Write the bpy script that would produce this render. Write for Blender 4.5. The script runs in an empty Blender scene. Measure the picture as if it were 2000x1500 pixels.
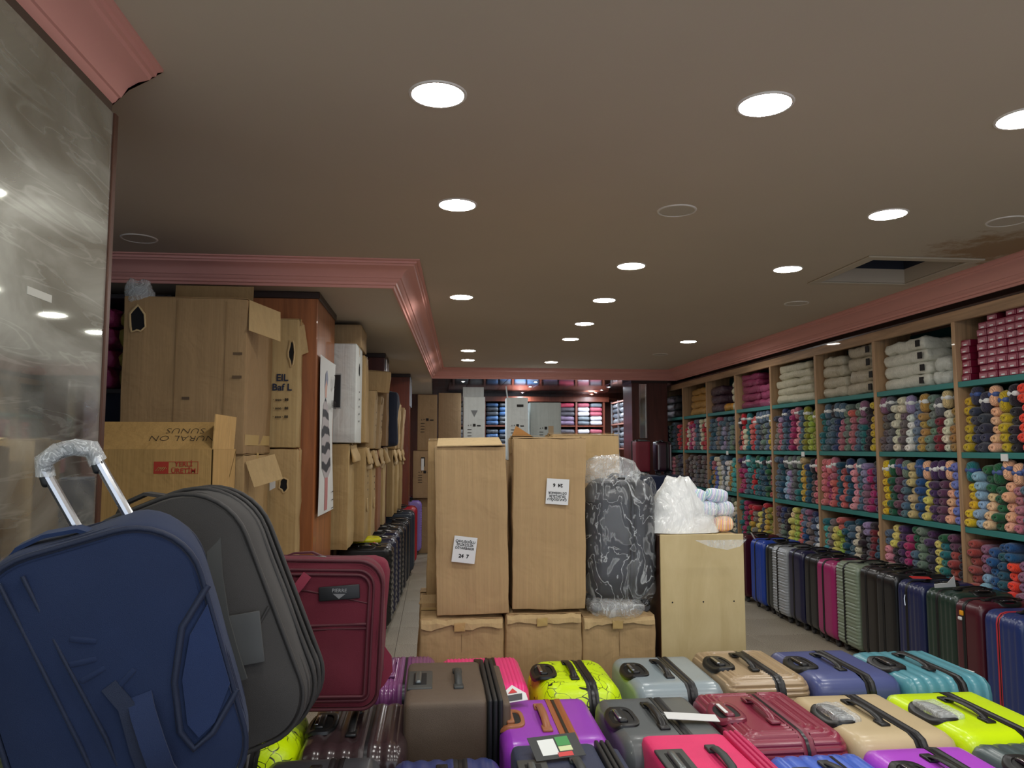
import bpy, math, random
from math import sin, cos, pi, sqrt, hypot, atan2, radians as R, exp
from mathutils import Vector, Matrix, Euler, noise

rnd = random.Random(7)
sc = bpy.context.scene
COL = sc.collection

# ------------------------------------------------------------------ camera, world, exposure
cam_d = bpy.data.cameras.new('camera')
cam = bpy.data.objects.new('camera', cam_d)
COL.objects.link(cam)
cam.location = (0, 0, 1.6)
cam.rotation_euler = (R(90 + 4.83), 0, R(-5.79))
cam_d.sensor_width = 36
cam_d.lens = 1480 / 2000 * 36
cam_d.clip_start = .05
sc.camera = cam
w = bpy.data.worlds.new('world')
sc.world = w
w.use_nodes = True
w.node_tree.nodes['Background'].inputs[0].default_value = (.80, .88, 1, 1)
w.node_tree.nodes['Background'].inputs[1].default_value = .5
sc.view_settings.view_transform = 'Standard'
sc.view_settings.look = 'None'
sc.view_settings.gamma = 1
sc.view_settings.use_curve_mapping = False
sc.view_settings.exposure = 1.45
LAMP = 34.0          # radiance of the downlight diffusers
SPOT = 800.0

# ------------------------------------------------------------------ materials
def lin(c):
    o = []
    for v in c[:3]:
        v = v / 255
        o.append(v / 12.92 if v <= .04045 else ((v + .055) / 1.055) ** 2.4)
    return (*o, 1)

_mc = {}
class N:
    def __init__(s, name):
        s.m = bpy.data.materials.new(name)
        s.m.use_nodes = True
        s.t = s.m.node_tree
        s.p = s.t.nodes['Principled BSDF']
        s.out = s.t.nodes['Material Output']
    def n(s, kind, **k):
        x = s.t.nodes.new(kind)
        for a, v in k.items():
            setattr(x, a, v)
        return x
    def l(s, a, b):
        s.t.links.new(a, b)
    def coord(s, scale=(1, 1, 1), what='Object'):
        c = s.n('ShaderNodeTexCoord')
        m = s.n('ShaderNodeMapping')
        m.inputs['Scale'].default_value = scale
        s.l(c.outputs[what], m.inputs[0])
        return m.outputs[0]
    def noise(s, scale, detail=3, vec=None, rough=.5, dist=0):
        x = s.n('ShaderNodeTexNoise')
        x.inputs['Scale'].default_value = scale
        x.inputs['Detail'].default_value = detail
        x.inputs['Roughness'].default_value = rough
        x.inputs['Distortion'].default_value = dist
        s.l(vec if vec is not None else s.coord(), x.inputs['Vector'])
        return x.outputs[0]
    def ramp(s, fac, stops):
        x = s.n('ShaderNodeValToRGB')
        e = x.color_ramp.elements
        while len(e) < len(stops):
            e.new(.5)
        for i, (p, c) in enumerate(stops):
            e[i].position = p
            e[i].color = c if len(c) == 4 else (*c, 1)
        s.l(fac, x.inputs[0])
        return x.outputs[0]
    def mix(s, f, a, b, mode='MIX'):
        x = s.n('ShaderNodeMix', data_type='RGBA', blend_type=mode)
        for i, v in ((0, f), (6, a), (7, b)):
            if hasattr(v, 'links'):
                s.l(v, x.inputs[i])
            else:
                x.inputs[i].default_value = v
        return x.outputs[2]
    def bump(s, h, st=.3, d=.01):
        b = s.n('ShaderNodeBump')
        b.inputs['Strength'].default_value = st
        b.inputs['Distance'].default_value = d
        s.l(h, b.inputs['Height'])
        s.l(b.outputs[0], s.p.inputs['Normal'])
        return b
    def base(s, v):
        if hasattr(v, 'links'):
            s.l(v, s.p.inputs['Base Color'])
        else:
            s.p.inputs['Base Color'].default_value = v
    def set(s, **k):
        for a, v in k.items():
            s.p.inputs[a.replace('_', ' ')].default_value = v

def cached(f):
    def g(*a, **k):
        key = (f.__name__, a, tuple(sorted(k.items())))
        if key not in _mc:
            _mc[key] = f(*a, **k)
        return _mc[key]
    return g

def dk(c, k):
    return tuple(x * k for x in c[:3]) + (1,)

@cached
def plain(c, rough=.5, metal=0., spec=.5, coat=0.):
    m = N('plain'); m.base(lin(c)); m.set(Roughness=rough, Metallic=metal, Specular_IOR_Level=spec, Coat_Weight=coat)
    return m.m

@cached
def plastic(c, rough=.32, fine=.0, coat=.25):
    m = N('hard_plastic')
    n = m.noise(9, 4)
    b = lin(c)
    m.base(m.mix(n, dk(b, .92), dk(b, 1.05)))
    m.set(Roughness=rough, Coat_Weight=coat, Coat_Roughness=.2)
    m.bump(m.noise(260, 2), .10 + fine, .002)
    return m.m

@cached
def scribble(c):
    m = N('printed_plastic')
    v = m.n('ShaderNodeTexVoronoi', feature='DISTANCE_TO_EDGE')
    v.inputs['Scale'].default_value = 21
    co = m.coord((1, 1, .6))
    nn = m.n('ShaderNodeTexNoise'); nn.inputs['Scale'].default_value = 6
    m.l(co, nn.inputs['Vector'])
    m.l(m.mix(.22, co, nn.outputs[1]), v.inputs['Vector'])
    line = m.ramp(v.outputs[0], [(.014, (1, 1, 1)), (.030, (0, 0, 0))])
    mask = m.ramp(m.noise(7, 2), [(.40, (0, 0, 0)), (.46, (1, 1, 1))])
    f = m.n('ShaderNodeMath', operation='MULTIPLY'); m.l(line, f.inputs[0]); m.l(mask, f.inputs[1])
    m.base(m.mix(f.outputs[0], lin(c), lin((25, 30, 15))))
    m.set(Roughness=.35)
    m.bump(m.noise(28, 3, dist=1.), .25, .006)
    return m.m

@cached
def fabric(c, rough=.85, scale=700.):
    m = N('woven_fabric')
    b = lin(c)
    m.base(m.mix(m.noise(7, 5), dk(b, .78), dk(b, 1.15)))
    m.set(Roughness=rough, Sheen_Weight=.05)
    h = m.n('ShaderNodeTexVoronoi'); h.inputs['Scale'].default_value = scale
    m.l(m.coord(), h.inputs['Vector'])
    a = m.n('ShaderNodeMath', operation='ADD')
    m.l(h.outputs[0], a.inputs[0])
    big = m.n('ShaderNodeMath', operation='MULTIPLY'); big.inputs[1].default_value = 6
    m.l(m.noise(9, 3), big.inputs[0])
    m.l(big.outputs[0], a.inputs[1])
    m.bump(a.outputs[0], .22, .004)
    return m.m

@cached
def card(c=(176, 142, 98), k=1.):
    m = N('corrugated_cardboard')
    g_ = sum(c) / 3
    b = lin([v + (g_ - v) * .05 for v in c])
    lines = m.noise(1, 4, vec=m.coord((46, 46, .7)), rough=.65)
    blot = m.noise(3.2, 5)
    a = m.mix(blot, dk(b, .82), dk(b, 1.10))
    m.base(m.mix(m.ramp(lines, [(.35, (0, 0, 0)), (.62, (1, 1, 1))]), dk(b, .86), a))
    m.set(Roughness=.78, Specular_IOR_Level=.3)
    dent = m.noise(5.5, 3, dist=.6)
    ad = m.n('ShaderNodeMath', operation='MULTIPLY_ADD'); ad.inputs[1].default_value = 5.
    m.l(dent, ad.inputs[0]); m.l(lines, ad.inputs[2])
    m.bump(ad.outputs[0], .5 * k, .006)
    return m.m

@cached
def wood(c=(130, 66, 32), axis=2, rough=.35):
    m = N('veneer_wood')
    b = lin(c)
    s = [14, 14, 14]; s[axis] = .9
    g = m.noise(1.3, 6, vec=m.coord(tuple(s)), rough=.6, dist=.6)
    m.base(m.mix(m.ramp(g, [(.3, (0, 0, 0)), (.7, (1, 1, 1))]), dk(b, .6), dk(b, 1.2)))
    m.set(Roughness=rough, Coat_Weight=.15)
    m.bump(g, .08, .003)
    return m.m

@cached
def yarn_mat(attr=False):
    m = N('wound_yarn')
    if attr:
        a = m.n('ShaderNodeVertexColor'); a.layer_name = 'Col'; colr = a.outputs[0]
    else:
        a = m.n('ShaderNodeObjectInfo'); colr = a.outputs['Color']
    wv = m.n('ShaderNodeTexWave'); wv.inputs['Scale'].default_value = 55
    wv.inputs['Distortion'].default_value = 7; wv.inputs['Detail'].default_value = 2
    m.l(m.coord((1, .5, 1)), wv.inputs['Vector'])
    m.base(m.mix(m.ramp(wv.outputs[0], [(.0, (.62, .62, .62)), (.6, (1.15, 1.15, 1.15))]), (1, 1, 1, 1), (1, 1, 1, 1)))
    d = m.mix(1., colr, m.ramp(wv.outputs[0], [(0., (.5, .5, .5)), (.6, (1, 1, 1))]), 'MULTIPLY')
    m.base(d)
    m.set(Roughness=.95, Sheen_Weight=.3)
    m.bump(wv.outputs[0], .6, .004)
    return m.m

@cached
def wrapped(c, sp=1.):
    """yarn seen through a tight glossy wrapping"""
    m = N('yarn_in_clear_wrap')
    b = lin(c)
    n = m.noise(22, 4, dist=1.6)
    m.base(m.mix(m.noise(14, 4), dk(b, .6), dk(b, 1.15)))
    m.set(Roughness=.6, Coat_Weight=.9 * sp, Coat_Roughness=.12)
    h = m.n('ShaderNodeBump'); h.inputs['Strength'].default_value = .9; h.inputs['Distance'].default_value = .03
    m.l(n, h.inputs['Height']); m.l(h.outputs[0], m.p.inputs['Coat Normal'])
    m.bump(m.noise(60, 3), .4, .01)
    return m.m

@cached
def film(tint=(235, 240, 240), dens=.16, streak=.75, scale=7.):
    """thin clear film: mostly transparent, whitish and glossy along its folds"""
    m = N('clear_film')
    n = m.noise(scale, 4, vec=m.coord((1, 1, .6)), rough=.5, dist=.7)
    fold = m.ramp(n, [(.36, (.1, .1, .1)), (.395, (.5, .5, .5)), (.41, (0, 0, 0)), (.485, (0, 0, 0)), (.50, (1, 1, 1)), (.512, (0, 0, 0)), (.58, (0, 0, 0)), (.60, (.6, .6, .6)), (.615, (.12, .12, .12))])
    fac = m.n('ShaderNodeMapRange'); fac.inputs[3].default_value = dens; fac.inputs[4].default_value = streak
    m.l(fold, fac.inputs[0])
    tr = m.n('ShaderNodeBsdfTransparent')
    m.base(lin(tint)); m.set(Roughness=.22, Specular_IOR_Level=.8)
    m.bump(n, .8, .03)
    mx = m.n('ShaderNodeMixShader')
    m.l(fac.outputs[0], mx.inputs[0]); m.l(tr.outputs[0], mx.inputs[1]); m.l(m.p.outputs[0], mx.inputs[2])
    m.l(mx.outputs[0], m.out.inputs[0])
    return m.m

@cached
def emit(c, s):
    m = N('lamp_light'); m.base((0, 0, 0, 1))
    m.set(Emission_Color=(*c, 1), Emission_Strength=s)
    return m.m

BLACK = plain((20, 21, 22), .38)
RUBBER = plain((26, 27, 28), .55)
CHROME = plain((200, 202, 206), .18, 1.)
PAPER = plain((226, 228, 226), .7)
INK = plain((28, 26, 26), .8)

# ------------------------------------------------------------------ mesh building
class MB:
    def __init__(s):
        s.v = []; s.f = []
    def add(s, vs, fs, M=None):
        o = len(s.v)
        s.v += [tuple(M @ Vector(v)) for v in vs] if M is not None else [tuple(v) for v in vs]
        s.f += [tuple(i + o for i in f) for f in fs]
        return s
    def box(s, x0, x1, y0, y1, z0, z1, b=0., M=None):
        if x0 > x1: x0, x1 = x1, x0
        if y0 > y1: y0, y1 = y1, y0
        if z0 > z1: z0, z1 = z1, z0
        if b <= 0:
            vs = [(x, y, z) for z in (z0, z1) for y in (y0, y1) for x in (x0, x1)]
            return s.add(vs, [(0, 2, 3, 1), (4, 5, 7, 6), (0, 1, 5, 4), (1, 3, 7, 5), (3, 2, 6, 7), (2, 0, 4, 6)], M)
        b = min(b, (x1 - x0) * .45, (y1 - y0) * .45, (z1 - z0) * .45)
        c = ((x0 + x1) / 2, (y0 + y1) / 2, (z0 + z1) / 2); h = ((x1 - x0) / 2, (y1 - y0) / 2, (z1 - z0) / 2)
        vs = []; idx = {}
        for sx in (-1, 1):
            for sy in (-1, 1):
                for sz in (-1, 1):
                    for a in range(3):
                        p = [(h[i] - (0 if i == a else b)) * (sx, sy, sz)[i] + c[i] for i in range(3)]
                        idx[(sx, sy, sz, a)] = len(vs); vs.append(p)
        fs = []
        def I(sg, a): return idx[(*sg, a)]
        for a in range(3):
            u, w_ = (a + 1) % 3, (a + 2) % 3
            for sa in (-1, 1):
                q = []
                for su, sw in ((-1, -1), (1, -1), (1, 1), (-1, 1)):
                    sg = [0, 0, 0]; sg[a] = sa; sg[u] = su; sg[w_] = sw
                    q.append(I(sg, a))
                fs.append(tuple(q if sa > 0 else q[::-1]))
            for su in (-1, 1):
                for sw in (-1, 1):
                    s0 = [0, 0, 0]; s0[a] = -1; s0[u] = su; s0[w_] = sw
                    s1 = list(s0); s1[a] = 1
                    q = [I(s0, u), I(s1, u), I(s1, w_), I(s0, w_)]
                    fs.append(tuple(q if su * sw < 0 else q[::-1]))
        for sx in (-1, 1):
            for sy in (-1, 1):
                for sz in (-1, 1):
                    q = [I((sx, sy, sz), k) for k in range(3)]
                    fs.append(tuple(q if sx * sy * sz > 0 else q[::-1]))
        return s.add(vs, fs, M)
    def loft(s, loops, cap0=True, cap1=True, closed=True, M=None):
        n = len(loops[0]); vs = [p for l in loops for p in l]; fs = []
        for i in range(len(loops) - 1):
            for j in range(n if closed else n - 1):
                k = (j + 1) % n
                fs.append((i * n + j, i * n + k, (i + 1) * n + k, (i + 1) * n + j))
        def cen(l): return tuple(sum(p[a] for p in l) / n for a in range(3))
        if cap0:
            vs.append(cen(loops[0])); c = len(vs) - 1
            fs += [((j + 1) % n, j, c) for j in range(n)]
        if cap1:
            vs.append(cen(loops[-1])); c = len(vs) - 1; o = (len(loops) - 1) * n
            fs += [(o + j, o + (j + 1) % n, c) for j in range(n)]
        return s.add(vs, fs, M)
    def tube(s, path, r, n=8, closed=False, flat=1., M=None):
        P = [Vector(p) for p in path]; L = []
        up = None
        for i, p in enumerate(P):
            a = P[i - 1] if (i or closed) else P[i]; b = P[(i + 1) % len(P)] if (i < len(P) - 1 or closed) else P[i]
            d = (b - a).normalized()
            if up is None:
                up = Vector((0, 0, 1)) if abs(d.z) < .9 else Vector((0, 1, 0))
            side = d.cross(up).normalized(); up = side.cross(d).normalized()
            rr = r[i] if isinstance(r, (list, tuple)) else r
            L.append([tuple(p + side * cos(t) * rr + up * sin(t) * rr * flat) for t in [2 * pi * k / n for k in range(n)]])
        if closed:
            L.append(L[0]); return s.loft(L, False, False, M=M)
        return s.loft(L, M=M)
    def lathe(s, prof, n=20, M=None, cap0=False, cap1=False):
        L = [[(r * cos(2 * pi * k / n), r * sin(2 * pi * k / n), z) for k in range(n)] for r, z in prof]
        return s.loft(L, cap0, cap1, M=M)
    def poly(s, pts, t, M=None):
        """flat outline in xz, thickness t along y"""
        n = len(pts)
        vs = [(x, 0, z) for x, z in pts] + [(x, t, z) for x, z in pts]
        return s.add(vs, [tuple(range(n)), tuple(range(2 * n - 1, n - 1, -1))] + [(i, i + n, (i + 1) % n + n, (i + 1) % n) for i in range(n)], M)
    def rbox(s, sx, sy, sz, r, n=(8, 8, 8), disp=None, M=None, c=(0, 0, 0)):
        """rounded, subdivided box; disp(p, normal) returns an offset along the normal"""
        h = (sx / 2, sy / 2, sz / 2); r = min(r, *h); key = {}; vs = []; fs = []
        def div(a):
            k = n[a]; hh = h[a]; out = [-hh, -hh + r * .3, -hh + r]
            m = max(1, k)
            out += [-hh + r + (2 * hh - 2 * r) * i / m for i in range(1, m)]
            return out + [hh - r, hh - r * .3, hh]
        D = [div(a) for a in range(3)]
        def vert(i, j, k):
            q = (i, j, k)
            if q in key: return key[q]
            p = Vector((D[0][i], D[1][j], D[2][k]))
            inn = Vector([max(-h[a] + r, min(h[a] - r, p[a])) for a in range(3)])
            d = p - inn
            nn = d.normalized() if d.length > 1e-9 else Vector((0, 0, 1))
            q3 = inn + nn * r if d.length > 1e-9 else p
            if disp: q3 = q3 + nn * disp(q3, nn)
            key[q] = len(vs); vs.append(tuple(q3 + Vector(c))); return key[q]
        m = [len(D[a]) - 1 for a in range(3)]
        for a in range(3):
            u, w_ = (a + 1) % 3, (a + 2) % 3
            for e in (0, m[a]):
                for i in range(m[u]):
                    for j in range(m[w_]):
                        q = []
                        for di, dj in ((0, 0), (1, 0), (1, 1), (0, 1)):
                            ix = [0, 0, 0]; ix[a] = e; ix[u] = i + di; ix[w_] = j + dj
                            q.append(vert(*ix))
                        fs.append(tuple(q if e else q[::-1]))
        return s.add(vs, fs, M)
    def mesh(s, name, mat, smooth=.6):
        me = bpy.data.meshes.new(name)
        me.from_pydata(s.v, [], s.f)
        if smooth:
            me.shade_smooth(); me.set_sharp_from_angle(angle=smooth)
        if mat: me.materials.append(mat)
        me.update()
        return me
    def build(s, name, mat, parent=None, smooth=.6, **k):
        o = bpy.data.objects.new(name, s.mesh(name, mat, smooth))
        COL.objects.link(o); o.parent = parent
        for a, v in k.items(): o[a] = v
        return o

def T(x=0, y=0, z=0, rx=0, ry=0, rz=0):
    return Matrix.Translation((x, y, z)) @ Euler((R(rx), R(ry), R(rz))).to_matrix().to_4x4()

def nz(p, sc_=1., o=0.):
    return noise.noise(Vector((p[0] * sc_ + o, p[1] * sc_ + o * 1.7, p[2] * sc_ - o)))

def tag(o, label, cat, group=None):
    o['label'] = label; o['category'] = cat
    if group: o['group'] = group
    return o

def thing(name, label, cat, loc=(0, 0, 0), rot=(0, 0, 0), group=None):
    o = bpy.data.objects.new(name, None); COL.objects.link(o)
    o.empty_display_size = .1
    o.location = loc; o.rotation_euler = [R(a) for a in rot]
    return tag(o, label, cat, group)

def struct(o):
    o['kind'] = 'structure'; return o

def inst(name, me, parent=None, loc=(0, 0, 0), rot=(0, 0, 0), scale=None, color=None):
    o = bpy.data.objects.new(name, me); COL.objects.link(o); o.parent = parent
    o.location = loc; o.rotation_euler = [R(a) for a in rot]
    if scale: o.scale = scale
    if color: o.color = color
    return o

def text(s, size, parent, M, mat, name='lettering', bold=0.):
    cu = bpy.data.curves.new('t', 'FONT'); cu.body = s; cu.size = size; cu.align_x = 'CENTER'; cu.align_y = 'CENTER'
    cu.extrude = .0004; cu.offset = bold; cu.resolution_u = 2; cu.space_line = 1.0
    o = bpy.data.objects.new('t', cu); COL.objects.link(o)
    me = bpy.data.meshes.new_from_object(o)
    bpy.data.objects.remove(o); bpy.data.curves.remove(cu)
    me.name = name; me.materials.clear(); me.materials.append(mat)
    me.transform(M)
    q = bpy.data.objects.new(name, me); COL.objects.link(q); q.parent = parent
    return q
FRONT = lambda x, y, z, rz=0, roll=0: T(x, y, z, 90, 0, 0) @ T(0, 0, 0, 0, 0, roll)   # text facing -Y
def SIDE(x, y, z, roll=0): return T(x, y, z, 90, 0, 90) @ T(0, 0, 0, 0, 0, roll)     # text facing +X

# ================================================================== SETTING
# floor: speckled granite tiles on a slab
def floor_mat():
    m = N('speckled_granite')
    a = m.noise(190, 3); b = m.noise(1.3, 4)
    c = m.ramp(a, [(.32, lin((82, 76, 66))), (.5, lin((152, 144, 128))), (.68, lin((202, 192, 172)))])
    m.base(m.mix(m.ramp(b, [(.3, (.72, .72, .72)), (.7, (1, 1, 1))]), (0, 0, 0, 1), c, 'MIX'))
    m.base(m.mix(1., c, m.ramp(b, [(.3, (.78, .77, .75)), (.7, (1, 1, 1))]), 'MULTIPLY'))
    m.set(Roughness=.55)
    return m.m
fl = struct(MB().box(-3, 4.4, -1.2, 15.5, -.1, -.006).build('floor', plain((104, 98, 88), .9), smooth=0))
tile_me = MB().box(-.2985, .2985, -.2985, .2985, -.012, 0, .002).mesh('floor_tile', floor_mat(), 0)
for i in range(11):
    for j in range(24):
        inst('floor_tile', tile_me, fl, (-2.4 + .6 * i, 1.3 + .6 * j, 0))

def paint(c, stain=False, rough=.8):
    m = N('painted_plaster')
    b = lin(c)
    colr = m.mix(m.noise(.9, 4), dk(b, .9), dk(b, 1.05))
    if stain:
        tc = m.n('ShaderNodeTexCoord')
        d = m.n('ShaderNodeVectorMath', operation='DISTANCE'); d.inputs[1].default_value = (3.4, 4.15, 2.8)
        m.l(tc.outputs['Object'], d.inputs[0])
        nn = m.noise(5, 5, rough=.7)
        s_ = m.n('ShaderNodeMath', operation='MULTIPLY_ADD'); s_.inputs[1].default_value = 1.1
        m.l(nn, s_.inputs[0]); m.l(d.outputs['Value'], s_.inputs[2])
        f = m.ramp(s_.outputs[0], [(.78, (.75, .75, .75)), (1.0, (0, 0, 0))])
        colr = m.mix(f, colr, lin((150, 112, 70)))
    m.base(colr); m.set(Roughness=rough, Specular_IOR_Level=.3)
    m.bump(m.noise(26, 5), .12, .004)
    return m.m
CEIL = paint((204, 190, 170), True)
PINK = paint((232, 168, 156), rough=.5)
CZ, SZ = 2.8, 2.66
HX0, HX1, HY0, HY1 = 2.76, 3.40, 4.47, 5.13
c = MB()
c.box(-3, HX0, -1.2, 11.6, CZ, CZ + .1)
c.box(HX1, 4.4, -1.2, 11.6, CZ, CZ + .1)
c.box(HX0, HX1, -1.2, HY0, CZ, CZ + .1)
c.box(HX0, HX1, HY1, 11.6, CZ, CZ + .1)
struct(c.build('ceiling', CEIL, smooth=0))
# lower soffit to the left, stepped down behind the pink moulding
s = MB()
pl = [(-3, 4.97), (-.29, 4.97), (-.06, 11.45), (-.06, 15.5), (-3, 15.5)]
n_ = len(pl)
s.add([(x, y, SZ) for x, y in pl] + [(x, y, CZ) for x, y in pl],
      [tuple(range(n_ - 1, -1, -1)), tuple(range(n_, 2 * n_))] + [(i, (i + 1) % n_, (i + 1) % n_ + n_, i + n_) for i in range(n_)])
struct(s.build('ceiling_soffit', paint((204, 192, 174)), smooth=0))
# crown moulding
PROF = [(0, -.155), (.012, -.155), (.018, -.140), (.030, -.136), (.034, -.122), (.050, -.112), (.058, -.100), (.066, -.098),
        (.085, -.066), (.115, -.046), (.150, -.036), (.156, -.026), (.168, -.024), (.172, -.012), (.190, -.008), (.190, 0), (0, 0)]
def sweep(path, prof, z, ends=True):
    loops = []
    P = [Vector(p) for p in path]
    for i, p in enumerate(P):
        d0 = (P[i] - P[i - 1]).normalized() if i else (P[1] - P[0]).normalized()
        d1 = (P[i + 1] - P[i]).normalized() if i < len(P) - 1 else d0
        n0 = Vector((d0.y, -d0.x)); n1 = Vector((d1.y, -d1.x))
        mm = (n0 + n1).normalized(); k = 1 / max(.3, mm.dot(n0))
        loops.append([(p.x + mm.x * k * a, p.y + mm.y * k * a, z + b) for a, b in prof])
    m = MB(); m.loft(loops, ends, ends)
    return m
struct(sweep([(-3, 4.97), (-.29, 4.97), (-.06, 11.45), (3.74, 11.45), (3.74, -1.2)], PROF, CZ).build('trim_1', PINK, smooth=.5))
struct(sweep([(-1.06, -1.2), (-1.06, 2.42)], PROF, CZ).build('trim_2', PINK, smooth=.5))
# walls
struct(MB().box(4.05, 4.2, -1.2, 15.5, -.1, 2.8).build('wall_right', paint((150, 120, 110)), smooth=0))
struct(MB().box(-2.75, -2.6, 2.0, 15.5, -.1, 2.8).build('wall_left', paint((58, 66, 78)), smooth=0))
struct(MB().box(-2.75, 4.1, 15.02, 15.2, -.1, 2.8).build('wall_back', wood((92, 48, 34)), smooth=0))
# mirrored ceiling at the back of the shop, in panels with thin joints
def mirror_mat(rough, tint=(210, 214, 210), scr=0.):
    m = N('mirror_glass'); m.base(lin(tint)); m.set(Metallic=1., Roughness=rough)
    if scr:
        n1 = m.noise(2.3, 5, vec=m.coord((1, 1, 2.4)), dist=2.2)
        r_ = m.n('ShaderNodeMapRange'); r_.inputs[1].default_value = .40; r_.inputs[2].default_value = .75
        r_.inputs[3].default_value = rough; r_.inputs[4].default_value = rough + scr
        m.l(n1, r_.inputs[0]); m.l(r_.outputs[0], m.p.inputs['Roughness'])
    return m.m
def hazy_mirror():
    m = N('hazy_mirror_glass'); m.base(lin((214, 218, 208))); m.set(Metallic=1., Roughness=.03)
    g = m.n('ShaderNodeBsdfPrincipled'); g.inputs['Base Color'].default_value = lin((196, 198, 188)); g.inputs['Metallic'].default_value = .5; g.inputs['Roughness'].default_value = .36
    n1 = m.noise(1.6, 5, vec=m.coord((1, 1, 2.)), dist=1.2)
    n2 = m.noise(5, 3, vec=m.coord((1, .35, 3.)), dist=1.)
    mr = m.n('ShaderNodeMapRange'); mr.inputs[1].default_value = .35; mr.inputs[2].default_value = .7; mr.inputs[3].default_value = .12; mr.inputs[4].default_value = .62
    m.l(n1, mr.inputs[0])
    sc2 = m.ramp(n2, [(.54, (0, 0, 0)), (.57, (.12, .12, .12)), (.60, (0, 0, 0))])
    ad = m.n('ShaderNodeMath', operation='ADD', use_clamp=True); m.l(mr.outputs[0], ad.inputs[0]); m.l(sc2, ad.inputs[1])
    mx = m.n('ShaderNodeMixShader'); m.l(ad.outputs[0], mx.inputs[0]); m.l(m.p.outputs[0], mx.inputs[1]); m.l(g.outputs[0], mx.inputs[2])
    m.l(mx.outputs[0], m.out.inputs[0])
    return m.m
back_mirror = MB()
mc = struct(MB().box(-.06, 4.05, 11.46, 15.05, SZ + .012, CZ).build('ceiling_back', plain((40, 36, 34), .8), smooth=0))
pm = MB().box(-.29, .29, -.445, .445, 0, .012, .003).mesh('mirror_panel', mirror_mat(.08, (150, 150, 160)), 0)
for i in range(7):
    for j in range(4):
        inst('mirror_panel', pm, mc, (.24 + .585 * i, 11.91 + .895 * j, SZ))
# mirrored pillar at the front left
mp = struct(MB().box(-1.9, -1.02, -1.2, 2.42, -.01, CZ).build('wall_left_pillar', paint((92, 78, 66)), smooth=0))
tag_m = thing('wall_mirror', 'tall hazy wall mirror with a thin dark edge strip, covering the pillar face', 'mirror', (-1.015, 0, 0))
MB().box(-.004, .008, -1.2, 2.40, .0, CZ - .157, .002).build('glass', hazy_mirror(), tag_m, 0)
MB().box(-.004, .014, 2.40, 2.425, .0, CZ - .157, .002).build('edge_strip', plain((84, 54, 40), .35, .3), tag_m, 0)
MB().box(.008, .009, 1.96, 2.08, 1.98, 2.00, M=None).build('tape_scrap', plain((190, 190, 180), .5), tag_m, 0, label='scrap of pale tape on the mirror')

# ceiling hatch
h = thing('ceiling_hatch', 'open dark service hatch in the ceiling with a thin painted frame', 'ceiling hatch', ((HX0 + HX1) / 2, (HY0 + HY1) / 2, CZ))
a_, b_ = (HX1 - HX0) / 2, (HY1 - HY0) / 2
m = MB()
for x0, x1, y0, y1 in ((-a_ - .07, a_ + .07, -b_ - .07, -b_), (-a_ - .07, a_ + .07, b_, b_ + .07), (-a_ - .07, -a_, -b_, b_), (a_, a_ + .07, -b_, b_)):
    m.box(x0, x1, y0, y1, -.012, .0, .004)
m.build('frame', paint((196, 184, 164)), h, 0)
m = MB()
m.box(-a_, a_, -b_, b_, .34, .36)
for x0, x1, y0, y1 in ((-a_ - .01, a_ + .01, -b_ - .01, -b_), (-a_ - .01, a_ + .01, b_, b_ + .01), (-a_ - .01, -a_, -b_, b_), (a_, a_ + .01, -b_, b_)):
    m.box(x0, x1, y0, y1, .1, .36)
m.build('shaft', plain((40, 44, 58), .8), h, 0)
MB().box(-.16, .2, -.02, .1, .2, .33, .02).build('duct', plain((70, 74, 86), .4, .6), h)

# ------------------------------------------------------------------ lights
ring_me = MB().lathe([(.088, -.001), (.089, -.005), (.097, -.005), (.100, 0)], 32).mesh('rim', plain((236, 230, 220), .4))
disc_me = MB().lathe([(.0005, -.003), (.045, -.003), (.088, -.003)], 28, cap0=True).mesh('diffuser', emit((1, .98, .94), LAMP), 0)
for f_ in disc_me.polygons: pass
off_me = MB().lathe([(.0005, -.004), (.088, -.003)], 28, cap0=True).mesh('diffuser', plain((196, 186, 168), .5), 0)
LIT = [(0.0, 2.5, 'lit round downlight nearest the mirror pillar, above the blue bag side'),
       (1.14, 2.46, 'lit round downlight, middle one of the row nearest the viewer'),
       (2.13, 2.47, 'lit round downlight cut off by the picture edge, front row'),
       (.10, 3.67, 'lit round downlight second from the front in the row over the tall cartons'),
       (2.31, 3.60, 'lit round downlight in front of the open ceiling hatch'),
       (1.28, 4.82, 'lit round downlight between the centre row and the unlit centre one'),
       (2.35, 4.80, 'lit round downlight beside the open ceiling hatch'),
       (.20, 5.97, 'lit round downlight third from the front near the soffit corner'),
       (1.36, 5.98, 'lit round downlight in the centre row, second of the cluster of four'),
       (1.43, 7.15, 'lit round downlight in the centre row, third of the cluster of four'),
       (2.84, 8.25, 'lit round downlight alone above the far yarn shelves'),
       (1.48, 8.19, 'lit round downlight in the centre row, fourth of the cluster'),
       (.40, 9.30, 'small distant lit downlight near the soffit edge, front of a pair'),
       (.44, 10.31, 'small distant lit downlight near the soffit edge, rear of a pair'),
       (1.61, 10.44, 'most distant lit downlight of the centre row before the back moulding')]
for x, y, lb in LIT:
    t = thing('downlight', lb, 'ceiling light', (x, y, CZ), group='round downlights')
    inst('rim', ring_me, t); inst('diffuser', disc_me, t)
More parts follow.
